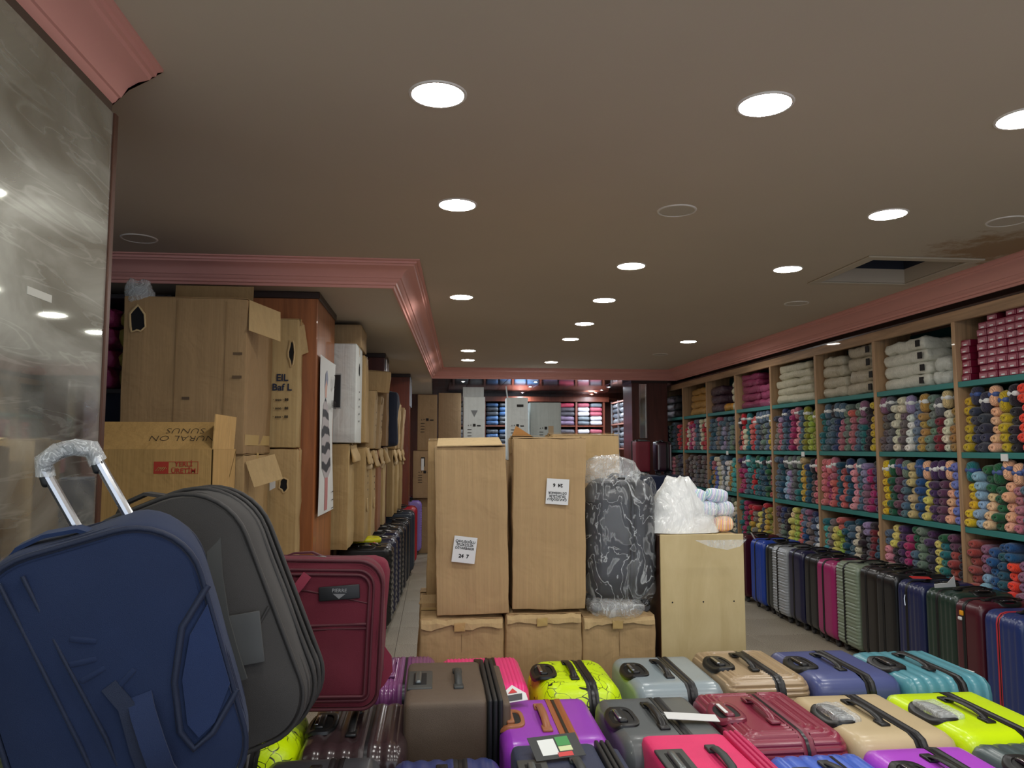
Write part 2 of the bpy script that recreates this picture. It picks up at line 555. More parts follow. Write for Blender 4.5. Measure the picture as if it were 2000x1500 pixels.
for x, y, lb in [(0., 1.25, 'a'), (1.12, 1.25, 'b'), (2.15, 1.25, 'c'), (0.0, .0, 'd'), (1.1, 0., 'e'), (2.1, .0, 'f')]:
    t = thing('downlight', 'lit round downlight overhead, outside the picture, ' + {'a': 'front row beside the mirror', 'b': 'front row in the middle', 'c': 'front row by the wool shelves', 'd': 'rear row beside the mirror', 'e': 'rear row in the middle', 'f': 'rear row by the wool shelves'}[lb], 'ceiling light', (x, y, CZ), group='round downlights')
    inst('rim', ring_me, t); inst('diffuser', disc_me, t)
for x, y, lb in [(1.21, 3.65, 'unlit round ceiling fitting in the middle of the ceiling'), (-1.70, 4.46, 'dark unlit fitting above the shadowy recess'),
                 (3.01, 3.65, 'unlit round fitting beside the brown ceiling stain'), (2.98, 5.95, 'faint unlit fitting just behind the ceiling hatch'),
                 (2.87, 9.43, 'small faint unlit fitting near the far yarn shelves')]:
    t = thing('downlight', lb, 'ceiling light', (x, y, CZ), group='round downlights')
    inst('rim', ring_me, t); inst('diffuser', off_me, t)
sp_rim = MB().lathe([(.03, -.001), (.034, -.008), (.045, -.004), (.046, 0)], 20).mesh('rim', CHROME)
sp_d = MB().lathe([(.0005, -.004), (.03, -.004)], 16, cap0=True).mesh('bulb', emit((.86, .92, 1), SPOT), 0)
for k, (x, y) in enumerate([(.44, 12.07), (1.6, 12.02), (1.63, 12.95), (1.66, 14.4), (3.0, 12.9), (3.03, 13.6), (3.05, 14.2), (3.07, 14.7)]):
    t = thing('halogen_spotlight', 'small bright spotlight in the mirrored ceiling, ' + ['above the white cartons', 'nearest of the middle line', 'second of the middle line', 'rearmost of the middle line', 'nearest of the side line', 'second of the side line', 'third of the side line', 'rearmost of the side line'][k],
              'spotlight', (x, y, SZ), group='spotlights in the mirrored ceiling')
    inst('rim', sp_rim, t); inst('bulb', sp_d, t)

# ================================================================== RIGHT WALL SHELVING
SX = 3.70                    # front plane of the shelving
TEAL = paint((58, 128, 124), rough=.5)
RAW = wood((186, 150, 112), 2, .6)
RAWY = wood((178, 144, 110), 1, .6)
sh = thing('shelving', 'long built-in wooden wall shelving with teal shelves full of wool', 'shelves', (SX, 0, 0))
POSTS = [3.05 + k for k in range(0, 10)] + [12.7]
post_me = MB().box(-.004, .34, -.019, .019, 0, 2.57, .003).mesh('post', RAW, 0)
for y in POSTS: inst('post', post_me, sh, (0, y, 0))
LEV = [.05, .55, 1.05, 1.57, 2.07]
sb = MB().box(.004, .34, -.480, .480, -.040, 0, .002).mesh('shelf', TEAL, 0)
for y in POSTS[:-1]:
    for z in LEV: inst('shelf', sb, sh, (0, y + .5 + (.01 if y < 11 else .0), z))
bp = MB().box(.325, .34, -.48, .48, 0, 2.55).mesh('back_panel', paint((22, 84, 88)), 0)
for y in POSTS[:-1]: inst('back_panel', bp, sh, (0, y + .5, 0))
MB().box(-.006, .03, 3.0, 12.74, 2.50, 2.58, .004).build('top_rail', RAWY, sh, 0)
MB().box(.01, .34, 3.0, 12.74, 2.575, 2.60, .003).build('top_board', wood((60, 40, 32), 1), sh, 0)
for y, z, in ((4.62, 1.55), (7.35, 1.55), (9.35, 1.55)):
    MB().box(-.003, .003, y - .03, y + .03, z - .035, z + .012).build('price_label', PAPER, sh, 0, label='small white price label')

# --- wool skeins
PAL = dict(taupe=(112, 98, 100), grey=(98, 98, 106), ivory=(232, 226, 196), white=(240, 240, 238), steel=(104, 124, 152), ochre=(190, 148, 72),
           sage=(118, 138, 120), brick=(122, 22, 40), camel=(166, 122, 58), mustard=(204, 172, 24), charcoal=(52, 50, 72), peach=(250, 190, 150),
           black=(34, 20, 34), orange=(255, 66, 40), slate=(84, 112, 132), blue=(24, 84, 138), yellow=(238, 200, 20), forest=(16, 92, 62), plum=(104, 58, 86),
           sand=(216, 192, 138), lemon=(236, 220, 112), purple=(72, 40, 92), periwinkle=(112, 124, 204), sky=(150, 192, 218), cream=(250, 214, 160),
           rose=(192, 112, 128), navy=(30, 52, 104), pink=(242, 160, 170), magenta=(176, 36, 104), green=(20, 96, 56), rust=(168, 70, 64),
           mauve=(150, 100, 130), teal=(24, 118, 122), coral=(224, 110, 104), salmon=(232, 122, 128), olive=(150, 150, 40), lime=(178, 204, 74),
           petrol=(20, 84, 106), tweed=(136, 126, 120), red=(204, 28, 44), aqua=(70, 178, 176), gold=(216, 176, 60), lilac=(164, 150, 190), brown=(100, 72, 66))
CELLS = {  # (bay, row): columns from the far post to the near post; a pair is (lower, upper)
 (1, 3): 'taupe/mauve grey ivory taupe/ivory white/lilac steel ochre sage brick/grey ivory/sand camel',
 (0, 3): 'mustard charcoal charcoal peach mustard black orange sage blue/sage slate mustard',
 (1, 2): 'yellow forest/green plum slate/sage sand blue lemon/peach purple plum/purple peach periwinkle',
 (0, 2): 'yellow/teal sky/teal cream/green green peach rose/peach slate/navy navy/green green cream rose',
 (1, 1): 'pink/slate black/lemon purple magenta/navy slate/green sage charcoal/purple lemon/grey teal/green rust/plum black/pink',
 (0, 1): 'rust sky/mauve blue petrol/blue orange/blue mauve cream sand peach rose slate',
 (2, 3): 'teal slate slate/black navy/slate rose/slate sage rose/coral slate/sage teal/mauve black mustard',
 (2, 2): 'salmon magenta/salmon coral/rose petrol coral/rust petrol/navy pink slate mauve/lilac magenta purple/black',
 (2, 1): 'aqua/teal tweed lemon/pink lime/coral petrol slate/petrol ivory/petrol black grey/lilac brick/black petrol/cream',
 (3, 3): 'tweed/charcoal rose/lilac slate/navy navy magenta/pink pink/rose slate olive lime/olive olive',
 (3, 2): 'slate petrol/navy sky/grey lilac/sage grey teal/sage gold/sand petrol/navy brown/black salmon',
 (3, 1): 'tweed/plum sage/navy black lemon/cream lime/lemon coral/rose blue/steel tweed/mauve steel/navy white/steel',
 (4, 3): 'black coral/red ivory/teal teal coral/red red/coral slate grey/steel sage/slate steel mustard',
 (4, 2): 'magenta/purple magenta/purple slate/aqua teal red/teal teal/forest petrol/teal petrol/black green rust/brick',
 (4, 1): 'teal magenta forest/red gold/red tweed/red lemon charcoal gold/red olive ochre',
 (5, 3): 'slate petrol slate tweed/rose slate lilac/slate grey slate sage grey',
 (5, 2): 'petrol ochre/rose periwinkle/ivory ivory white/slate slate white ochre/ivory aqua aqua/gold',
 (5, 1): 'plum steel camel white white/ivory charcoal grey sage ivory slate',
 (6, 3): 'red/brick ivory/pink magenta/red pink/magenta slate grey ivory red red/ivory',
 (6, 2): 'brown tweed brown tweed grey brown tweed brown tweed',
 (6, 1): 'slate grey slate charcoal slate grey charcoal slate',
 (7, 3): 'charcoal green slate charcoal red brown', (7, 2): 'tweed slate pink tweed charcoal grey', (7, 1): 'navy charcoal navy charcoal slate navy'}
def skein_mesh(seed, L=.23, a=.046, b=.036, ns=14):
    m = MB(); loops = []
    for t, k in ((0, .10), (.0, .15), (-.02, .36), (-.01, .72), (.05, .98), (.16, 1.08), (.5, 1.06), (.86, .97), (1, .6)):
        x = t * L
        loops.append([(x + .003 * nz((cos(q), sin(q), t * 4), 2, seed), a * k * cos(q) * (1 + .07 * nz((cos(q), sin(q), t * 3), 1.6, seed)),
                       b * k * sin(q) * (1 + .07 * nz((cos(q), sin(q), t * 3), 1.6, seed + 5))) for q in [2 * pi * i / ns for i in range(ns)]])
    loops[0] = [(.018, p[1], p[2]) for p in loops[0]]
    m.loft(loops)
    return m
YM = yarn_mat()
SK = [skein_mesh(k * 3.1).mesh('yarn_skein', YM, 1.2) for k in range(4)]
SKS = [skein_mesh(k * 4.7 + 1, ns=10) for k in range(3)]
# a skein standing on end at the front of the shelf with its paper band
up_me = MB().rbox(.075, .088, .15, .036, (2, 2, 3), lambda p, n: .004 * nz(p, 30, 2)).mesh('yarn_skein', YM, 1.2)
band_me = [MB().rbox(.080, .093, .042, .034, (2, 2, 1)).mesh('paper_band', plain(cc, .5), 1.2) for cc in ((228, 230, 228), (70, 92, 150))]
oval_me = MB().lathe([(.001, 0), (.018, 0)], 14, M=T(-.0415, 0, 0, 0, -90, 0), cap0=True).mesh('logo_spot', PAPER, 0)
ORD = ['bottom', 'second', 'third', 'fourth', 'fifth', 'sixth', 'seventh', 'eighth']
CN = ['first', 'second', 'third', 'fourth', 'fifth', 'sixth', 'seventh', 'eighth', 'ninth', 'tenth', 'eleventh', 'twelfth']
ROWN = {3: 'upper wool shelf', 2: 'middle wool shelf', 1: 'lower wool shelf'}
BAYN = {0: 'nearest bay', 1: 'second bay', 2: 'third bay', 3: 'fourth bay'}
stuff = []       # (mesh index, matrix, colour)
cnt = 0
cand = []
for (bay, row), spec in CELLS.items():
    cols = spec.split(); y1 = 5.05 + bay; nC = len(cols); pitch = .955 / nC
    z0 = LEV[row]; z1 = LEV[row + 1] - .045
    for ci, cs in enumerate(cols):
        y = y1 - .0225 - pitch * (ci + .5)
        if bay == 0 and y < 4.22: continue
        lo, hi = (cs.split('/') * 2)[:2]
        H = .059 + .007 * rnd.random()
        nR = int((z1 - z0 - .01) / H)
        full = rnd.random()
        k_hi = nR - rnd.choice([1, 1, 2, 2, 3]) if lo != hi else 99
        upr = row in (2, 3) and rnd.random() < .55 and bay < 5
        top = nR - (2 if upr else (0 if full > .25 else 1))
        for k in range(top):
            cname = hi if k >= k_hi else lo
            cc = lin([max(0, v + rnd.uniform(-7, 7)) for v in PAL[cname]])
            xx = SX + .012 + rnd.uniform(-.012, .03) - (.012 if k < 2 else 0)
            yy = y + rnd.uniform(-.005, .005)
            cand.append((y, bay, row, ci, k, cname, cc, xx, yy, z0 + H * .5 + .001 + k * H * .99, pitch / .0868, H / .0685, False))
        if upr:
            cname = hi; cc = lin(PAL[cname])
            cand.append((y, bay, row, ci, top, cname, cc, SX + .05, y, z0 + top * H + .077, pitch / .09, min(1.0, (z1 - z0 - top * H) / .155), True))
# the largest in view are things, one by one; the rest is one mass
cand.sort(key=lambda q: (q[0], q[2], q[4]))
n_ind = 0
bands = MB()
for q in cand:
    y, bay, row, ci, k, cname, cc, xx, yy, zz, sy, sz, up = q
    vis = y > 4.36 and not (row == 1 and k < 2)
    if n_ind < 300 and vis:
        n_ind += 1
        if up:
            lb = f'{cname} skein standing banded atop the {CN[ci]} column, {ROWN[row]}, {BAYN[bay]}'
            t = thing('yarn_skein', lb, 'yarn', (xx, yy, zz), group='wool skeins on the wall shelves')
            b = inst('winding', up_me, t, scale=(1, sy, sz), color=cc)
            inst('paper_band', band_me[0 if rnd.random() < .6 else 1], t, (0, 0, .01), scale=(1, sy, sz))
        else:
            lb = f'{cname} wool skein, {ORD[k]} up in the {CN[ci]} column, {ROWN[row]}, {BAYN[bay]}'
            o = inst('yarn_skein', SK[rnd.randrange(4)], None, (xx, yy, zz), (rnd.uniform(-8, 8), 0, rnd.uniform(-3, 3)), (1, sy * 1.02, sz), cc)
            tag(o, lb, 'yarn', 'wool skeins on the wall shelves')
    else:
        stuff.append((rnd.randrange(3), Matrix.Translation((xx, yy, zz)) @ Matrix.Diagonal((1, sy * 1.02, sz, 1)) , cc, up))
big = MB(); vcol = []
for k, M_, cc, up in stuff:
    src = SKS[k]
    if up:
        src = MB().rbox(.075, .088, .15, .036, (1, 1, 1))
        bands.rbox(.080, .093, .042, .034, (1, 1, 1), M=M_)
    big.add(src.v, src.f, M_); vcol += [cc] * len(src.v)
me = big.mesh('yarn_skeins', yarn_mat(True), 1.2)
at = me.color_attributes.new('Col', 'FLOAT_COLOR', 'POINT')
at.data.foreach_set('color', [x for cc in vcol for x in cc])
ys = inst('yarn_skeins', me); ys['kind'] = 'stuff'
tag(ys, 'further coloured wool skeins packed on the distant bays of the shelving', 'yarn', 'wool skeins on the wall shelves')
bb = bands.build('paper_bands', PAPER, ys, 1.2); bb['kind'] = 'stuff'

# --- wrapped bales on the top shelf
def pillow(w_, d_, h_, seed, amp=.016, n=(6, 6, 2)):
    return MB().rbox(w_, d_, h_, min(w_, d_, h_) * .46, n, lambda p, nn: amp * nz(p, 9, seed) + amp * .8 * nz(p, 24, seed))
def bale(y, z, wy, h_, colr, label, depth=.27, seed=1, x=None, rx=0, band=False, grp='wrapped wool bales on the top shelf'):
    m = pillow(depth, wy, h_ * 1.06, seed)
    t = thing('wool_bale', label, 'wool bale', (x if x is not None else SX + .04 + depth / 2, y, z + h_ / 2 + .002), (rx, 0, 0), grp)
    m.build('wrapped_wool', wrapped(colr), t, 1.2)
    if band:
        MB().box(-depth / 2 - .013, -depth / 2 - .006, -wy * .42, -wy * .42 + .05, -h_ * .25, h_ * .25, .001).build('printed_label', INK, t, 0)
    return t
UP = ['bottom', 'second', 'third', 'fourth', 'fifth', 'top']
def stack(y, wy, hs, colr, what, start=2.07, seed=1, depth=.27, x=None, band=False):
    z = start
    for i, hh in enumerate(hs):
        w_ = wy * (1 - .04 * i + rnd.uniform(-.03, .03))
        bale(y + rnd.uniform(-.015, .015), z, w_, hh, colr, f'{what}, {UP[i] if i < len(hs) - 1 else "top"} one of its stack', depth, seed + i * 2.3, x, band=band)
        z += hh * .97
stack(5.70, .62, [.10, .10, .10, .10], (225, 225, 210), 'white wool bale in the second bay', seed=3, band=True)
stack(5.27, .2, [.10, .11], (210, 214, 205), 'small white wool bale beside the big stack', seed=23)
stack(6.80, .44, [.10, .10, .11, .09], (200, 192, 168), 'cream wool bale, far half of third bay', seed=31)
stack(6.33, .46, [.11, .11, .12, .11], (190, 180, 156), 'beige wool bale, near half of third bay', seed=41, band=True)
stack(7.60, .82, [.09, .09, .085, .08, .08], (212, 208, 182), 'pale ivory wool bale, fourth bay', seed=51)
stack(8.72, .56, [.09, .09, .09, .08, .07], (140, 40, 84), 'raspberry wrapped wool bale in the fifth bay', seed=61)
stack(8.28, .36, [.09, .09, .08], (168, 66, 112), 'pink wrapped wool bale beside the raspberry stack', seed=71)
stack(9.82, .44, [.12, .12, .12], (70, 40, 58), 'dark plum wool bale, sixth bay', seed=81)
stack(9.40, .34, [.1], (214, 150, 40), 'orange wrapped wool bale low beside the plum stack', seed=91)
stack(9.20, .20, [.1, .1, .1, .08], (222, 216, 184), 'small ivory wool bale, sixth bay', seed=95)
stack(10.52, .66, [.1, .1, .1, .09], (196, 146, 62), 'golden wrapped wool bale in the seventh bay', seed=101)
stack(11.8, .6, [.12, .12, .12], (46, 46, 52), 'black shiny wool bale in the last bay', seed=111)
# maroon packets stacked in the nearest bay
pk_me = MB().box(0, .2, -.047, .047, 0, .048, .004).mesh('packet', plain((128, 26, 54), .3), 0)
pk_l = MB().box(-.002, .001, -.036, .036, .006, .034).mesh('paper_front', plain((176, 112, 124), .5), 0)
pk_w = MB().box(-.003, .0, -.014, .016, .008, .018).mesh('printed_mark', PAPER, 0)
heights = [5, 1, 9, 8, 8, 8, 9, 9]
WN = ['first', 'second', 'third', 'fourth', 'fifth', 'sixth', 'seventh', 'eighth']
for ci, nh in enumerate([6, 0, 8, 9, 8, 9, 9]):
    y = 4.985 - .0985 * ci * .9
    for k in range(nh):
        if k > 8: break
        t = thing('wool_packet', f'maroon wool packet, {(ORD + ["ninth"])[k]} up in the {WN[ci]} pile from the post, top shelf', 'yarn packet',
                  (SX + .03 + rnd.uniform(-.006, .01), y + rnd.uniform(-.003, .003), 2.072 + k * .049), (0, 0, rnd.uniform(-2, 2)), 'maroon wool packets')
        inst('packet', pk_me, t, scale=(1, .93, 1)); inst('paper_front', pk_l, t, scale=(1, .93, 1)); inst('printed_mark', pk_w, t)

# ================================================================== BACK OF THE SHOP
WB = wood((104, 52, 36), 2)
bs = thing('shelving', 'dark wooden shelving across the back wall packed with glossy wrapped wool', 'shelves', (0, 14.62, 0))
for x in (.35, .95, 1.5, 2.05, 2.75, 3.3):
    MB().box(x - .02, x + .02, 0, .38, 0, 2.5, .003).build('post', WB, bs, 0)
for z in (.5, 1.0, 1.52, 2.04):
    MB().box(.33, 3.32, .02, .38, z - .03, z, .003).build('shelf', WB, bs, 0)
MB().box(.25, 3.4, -.03, .38, 2.5, 2.6, .006).build('top_rail', WB, bs, 0)
MB().box(.33, 3.32, .37, .385, 0, 2.5).build('back_panel', plain((38, 34, 40), .7), bs, 0)
pkc = {0: [(150, 156, 160), (96, 100, 110)], 1: [(70, 78, 88), (60, 100, 150)], 2: [(70, 120, 170), (110, 120, 140)], 3: [(60, 56, 66), (190, 60, 90), (110, 90, 120)], 4: [(150, 60, 80), (90, 100, 110), (190, 190, 200)]}
sides = [(.37, .93), (.97, 1.48), (1.52, 2.03), (2.07, 2.73), (2.77, 3.28)]
pmesh = {}
BN = ['beside the white cartons', 'between the pale cartons', 'behind the grey carton', 'under the spotlights', 'next to the corner']
for bi, (x0, x1) in enumerate(sides):
    for li, (z0, z1) in enumerate(((1.52, 2.01), (2.04, 2.5))):
        two = (x1 - x0) > .6
        for half in range(2):
            wx = (x1 - x0) / 2
            for k in range(5):
                cc = pkc[bi][(k // 2 + half + li) % len(pkc[bi])]
                key = (round(wx, 2), cc)
                if key not in pmesh: pmesh[key] = pillow(wx * .97, .3, .088, len(pmesh) * 2.2, .008, (4, 3, 1)).mesh('wool_pack', wrapped(cc), 1.2)
                o = inst('wool_pack', pmesh[key], None, (x0 + wx * (half + .5), 14.62 + .17, z0 + .048 + k * .088), (0, rnd.uniform(-2, 2), 0))
                tag(o, f'glossy wool pack {BN[bi]}, {ORD[k]} up, {["lower", "upper"][li]} back shelf, {["left", "right"][half]} pile', 'wool pack', 'wool packs on the back shelves')
# side shelving in the corner with grey packs
cs_ = thing('shelving', 'narrow metal-edged corner shelving with grey wrapped wool', 'shelves', (3.42, 14.0, 0))
for y in (-.6, 0, .55): MB().box(0, .03, y - .012, y + .012, 0, 2.5).build('post', plain((150, 148, 150), .35, .8), cs_, 0)
for z in (.6, 1.1, 1.6, 2.06, 2.48): MB().box(0, .4, -.6, .55, z - .025, z).build('shelf', plain((140, 96, 84), .4), cs_, 0)
gm = [pillow(.3, .5, .1, 7 + k, .014, (3, 4, 1)).mesh('wool_pack', wrapped(cc), 1.2) for k, cc in enumerate(((88, 96, 106), (64, 74, 84), (120, 126, 132)))]
for li, z0 in enumerate((1.6, 2.06)):
    for half in (0, 1):
        for k in range(4):
            o = inst('wool_pack', gm[(k + half + li) % 3], None, (3.42 + .18, 13.72 + .57 * half, z0 + .052 + .1 * k))
            tag(o, f'grey glossy wool pack, {ORD[k]} up in the {["nearer", "farther"][half]} pile, {["lower", "upper"][li]} corner shelf', 'wool pack', 'grey packs on the corner shelving')
# pillars
def pillar(cx0, cx1, y0, y1, label, top=SZ, strip=None, c=(150, 76, 38)):
    t = thing('wood_pillar', label, 'pillar', ((cx0 + cx1) / 2, (y0 + y1) / 2, 0))
    a, b = (cx1 - cx0) / 2, (y1 - y0) / 2
    MB().box(-a, a, -b, b, 0, top, .006).build('cladding', wood(c), t, 0)
    MB().box(-a - .012, a + .012, -b - .012, b + .012, top - .05, top - .002, .004).build('capping', plain((50, 32, 26), .4), t, 0)
    if strip:
        sx0, sx1, z0, z1, face = strip
        f = MB()
        if face == 'front':
            f.box(sx0, sx1, -b - .012, -b - .002, z0, z1, .003)
            o = f.build('mirror_strip', mirror_mat(.12), t, 0)
            for q in (sx0, sx1): MB().box(q - .012, q + .012, -b - .018, -b - .001, z0, z1, .003).build('strip_edge', CHROME, t, 0)
        else:
            f.box(a + .002, a + .012, sx0, sx1, z0, z1, .003)
            f.build('mirror_strip', plain((196, 200, 214), .2, .15), t, 0)  # whitish colour paints in the strip's bright reflection
            for q in (sx0, sx1): MB().box(a + .001, a + .018, q - .012, q + .012, z0, z1, .003).build('strip_edge', CHROME, t, 0)
    return t
p1 = pillar(-1.25, -.80, 5.2, 6.08, 'square wood-clad pillar carrying the knitwear poster', c=(172, 106, 62))
p2 = pillar(-1.1, -.57, 8.55, 9.2, 'second wood-clad pillar with a pale mirror strip above the cartons', strip=(-.26, .22, 2.28, 2.60, 'side'), c=(96, 44, 34))
p3 = pillar(-.95, -.37, 10.9, 11.6, 'third wood-clad pillar with a mirror strip beside the back cartons', strip=(-.25, .25, 2.2, 2.62, 'side'), c=(120, 56, 36))
p4 = pillar(3.05, 3.62, 11.55, 12.1, 'dark wood-clad corner pillar with a long chrome-edged mirror strip', strip=(-.16, -.06, 1.75, 2.6, 'front'), c=(84, 42, 34))

# poster on pillar one (flat printed sheet)
po = thing('poster', 'long curling poster of a black and white knitted poncho hanging on the pillar', 'poster', (-.788, 5.43, 1.72))
def sheet(y0, y1, z0, z1, n=14, wob=.012, off=0.):
    m = MB(); vs = []; fs = []
    for i in range(n + 1):
        for j in range(n + 1):
            u, v = i / n, j / n
            z = z0 + (z1 - z0) * v; y = y0 + (y1 - y0) * u + .03 * (1 - v) * 0
            vs.append((.004 + off + wob * (1 + sin(v * 5 + u * 2)) * (.3 + u * .5), y, z))
    for i in range(n):
        for j in range(n):
            a = i * (n + 1) + j; fs.append((a, a + n + 1, a + n + 2, a + 1))
    return m.add(vs, fs)
sheet(-.17, .5, -.58, .52).build('paper_sheet', PAPER, po)
pm_ = N('printed_poncho')
wv = pm_.n('ShaderNodeTexWave', bands_direction='Z'); wv.inputs['Scale'].default_value = 2.6; wv.inputs['Distortion'].default_value = 3.5; wv.inputs['Detail'].default_value = 3
pm_.l(pm_.coord((1, 1, 1)), wv.inputs['Vector'])
pm_.base(pm_.ramp(wv.outputs[0], [(.35, lin((46, 46, 54))), (.6, lin((186, 180, 182)))])); pm_.set(Roughness=.6)
def flat_shape(pts, mat, name, off, lab=None):
    # shape printed on the sheet (yz outline)
    m = MB(); n = len(pts)
    def fx(y, z):
        u = (y + .17) / .67; v = (z + .58) / 1.1
        return .004 + off + .012 * (1 + sin(v * 5 + u * 2)) * (.3 + u * .5)
    cy = sum(p[0] for p in pts) / n; cz = sum(p[1] for p in pts) / n
    L = []
    for t in (1, .66, .33):
        ring = []
        for i in range(n):
            for s_ in (0, .34, .67):
                a = pts[i]; b = pts[(i + 1) % n]
                y = a[0] + (b[0] - a[0]) * s_; z = a[1] + (b[1] - a[1]) * s_
                y = cy + (y - cy) * t; z = cz + (z - cz) * t
                ring.append((fx(y, z), y, z))
        L.append(ring)
    m.loft(L, False, True)
    return m.build(name, mat, po, **({'label': lab} if lab else {}))
flat_shape([(-.02, .18), (.10, .24), (.24, .18), (.34, -.05), (.36, -.28), (.22, -.33), (.05, -.33), (-.08, -.26), (-.10, -.02)], pm_.m, 'printed_poncho', .002)
flat_shape([(.07, .24), (.15, .24), (.17, .34), (.13, .40), (.08, .38), (.06, .32)], plain((214, 176, 164), .6), 'printed_head', .002)
flat_shape([(.04, .30), (.07, .41), (.14, .44), (.19, .38), (.17, .33), (.13, .38), (.08, .37)], plain((150, 156, 176), .6), 'printed_hair', .003)
flat_shape([(.06, -.33), (.20, -.33), (.19, -.56), (.07, -.56)], plain((196, 130, 130), .6), 'printed_legs', .002)
text('NAKO', .085, po, SIDE(.030, .36, .20), INK, 'lettering')
text('Ü', .13, po, SIDE(.030, .38, .36), INK, 'lettering')
text('-----\n-----\n-----', .06, po, SIDE(.026, .42, -.50), INK, 'small_print')

# ================================================================== CARTONS
TAPE = plain((200, 170, 112), .25, 0, .5, .4)
def carton(label, cx, cy, z0, w_, d_, h_, rot=(0, 0, 0), c=(178, 144, 100), seed=1., top='closed', amp=.008, name='cardboard_carton', grp=None, tape=True, bulge=.0, n=5, flare=.0):
    t = thing(name, label, 'box', (cx, cy, z0), rot, grp)
    def dsp(p, nn):
        e = 1 - max(abs(p.x) / (w_ / 2), abs(p.y) / (d_ / 2)) ** 4 if abs(nn.z) > .7 else (1 - (abs(p.z) / (h_ / 2)) ** 4) * (1 - (abs(p.x) / (w_ / 2)) ** 4 if abs(nn.y) > .7 else 1 - (abs(p.y) / (d_ / 2)) ** 4)
        return amp * nz(p, 4.5, seed) * (.35 + e) + bulge * max(0, e) + amp * .5 * nz(p, 13, seed)
    topz = h_ - .004
    mt = card(c)
    MB().rbox(w_, d_, topz, .006, (n, n, n + 2), dsp, c=(0, 0, topz / 2 + .002)).build('body', mt, t, .7)
    if top == 'closed':
        for sgn in (-1, 1):
            m = MB(); M = T(0, sgn * d_ / 2, topz + .002, sgn * (-1.5), 0, 0)
            m.box(-w_ / 2 + .002, w_ / 2 - .002, 0 if sgn < 0 else -d_ / 2 + .004, d_ / 2 - .004 if sgn < 0 else 0, 0, .004, .001, M)
            m.build('flap', mt, t, 0)
        if tape:
            m = MB(); m.box(-w_ / 2 - .001, w_ / 2 + .001, -.026, .026, topz + .0145, topz + .0155)
            m.box(-w_ / 2 - .0015, -w_ / 2 - .0005, -.026, .026, topz - .07, topz + .0155); m.box(w_ / 2 + .0005, w_ / 2 + .0015, -.026, .026, topz - .07, topz + .0155)
            m.build('tape', TAPE, t, 0)
    return t
def sticker(t, x, y, z, size, body, nums, roll, turn=0):
    m = MB().box(-size / 2, size / 2, -.001, 0, -size * .56, size * .56, M=T(x, y, z, 0, -roll, turn))
    m.build('paper_sticker', PAPER, t, 0)
    B = T(x, y, z, 0, -roll, turn) @ T(0, -.0016, 0, 90, 0, 0)
    text(body, size * .142, t, B @ T(0, size * .2, 0), INK, 'lettering', .0004)
    text(nums, size * .21, t, B @ T(0, -size * .28, 0), INK, 'lettering', .001)
Y0 = 3.55
KC = (190, 158, 112)
TXT = 'ÇAVUŞOĞLU\nİPLİKÇİLİK\nDİYARBAKIR'
# lower row
carton('crushed lower carton standing leftmost under the tall centre cartons', .13, Y0 + .19, 0, .38, .36, .82, c=KC, seed=3, bulge=.012, amp=.02, n=9)
carton('crushed lower carton standing second under the tall centre cartons', .51, Y0 + .19, 0, .355, .36, .835, c=KC, seed=5, bulge=.01, amp=.02, n=9)
carton('crushed lower carton under the film-wrapped black suitcase', .865, Y0 + .19, 0, .345, .36, .815, c=KC, seed=8, bulge=.01, amp=.02, n=9)
# crushed flaps bent over the lower cartons' front edges
def crushed(cx, y, z, w_, seed, droop=.05):
    m = MB(); vs = []; fs = []; nx = 16
    for i in range(nx + 1):
        u = i / nx
        for j, (dy, dz) in enumerate(((.05, .012), (.0, .008), (-.012, -.008), (-.014, -droop * (.55 + .6 * nz((u * 3, 0, 0), 1.4, seed))))):
            vs.append((cx - w_ / 2 + w_ * u, y + dy + .004 * nz((u * 8, j, 0), 1, seed), z + dz + .010 * nz((u * 5, 0, 0), 1.5, seed + 3)))
    for i in range(nx):
        for j in range(3):
            a = i * 4 + j; fs.append((a, a + 4, a + 5, a + 1)); fs.append((a + 1, a + 5, a + 4, a))
    return m.add(vs, fs)
LC = [o for o in COL.objects if o.get('label', '').startswith('crushed lower carton')]
for k, (o, w_, hh) in enumerate(zip(LC, (.37, .345, .335), (.82, .835, .815))):
    crushed(0, -.183, hh - .012, w_, 3 + k * 4).build('crushed_flap', card((206, 176, 126)), o, 1.0)
    MB().box(-.001, .001, -.1855, -.183, .1, hh - .07).build('score_line', card((140, 112, 78)), o, 0)
    MB().rbox(.05, .0015, .04, .0006, (5, 1, 4), lambda p, n: .003 * nz(p, 60, k), M=T(-.01, -.1985, hh - .034, 6, 0, 4)).build('tape', TAPE, o)
    MB().poly([(-w_ / 2, 0), (w_ / 2, 0), (w_ / 2 - .03, .05 + .01 * k), (-w_ / 2 + .02, .045)], .004, T(-.01 if k else -.02, .17, hh, -25)).build('loose_flap', card((190, 160, 114)), o, 0)
# upper row
t = carton('tall upright carton with sticker reading 24 7, left of the pair', .185, Y0 + .155, .835, .335, .31, .775, (0, -1.2, -1.5), c=KC, seed=11, amp=.010, n=9)
sticker(t, -.035, -.168, .30, .106, TXT, '24  7', -8)
MB().box(-.155, .15, -.02, .30, -.001, .003, M=T(0, -.15, .778, 7, 0, 0)).build('bent_flap', card((206, 178, 128)), t, 0)
t = carton('tall upright carton with upside-down sticker reading 24 6', .535, Y0 + .155, .852, .345, .31, .795, (0, .6, -1), c=KC, seed=14, amp=.010, n=9)
sticker(t, .035, -.166, .545, .106, TXT, '24  6', 180 - 3)
m = MB(); m.add([(-.17, .0, 0), (-.06, 0, 0), (-.15, -.02, .055), (-.17, .01, .0), (-.06, .01, 0), (-.15, -.01, .055)], [(0, 1, 2), (5, 4, 3), (0, 3, 4, 1), (1, 4, 5, 2), (2, 5, 3, 0)], T(0, -.0, .80))
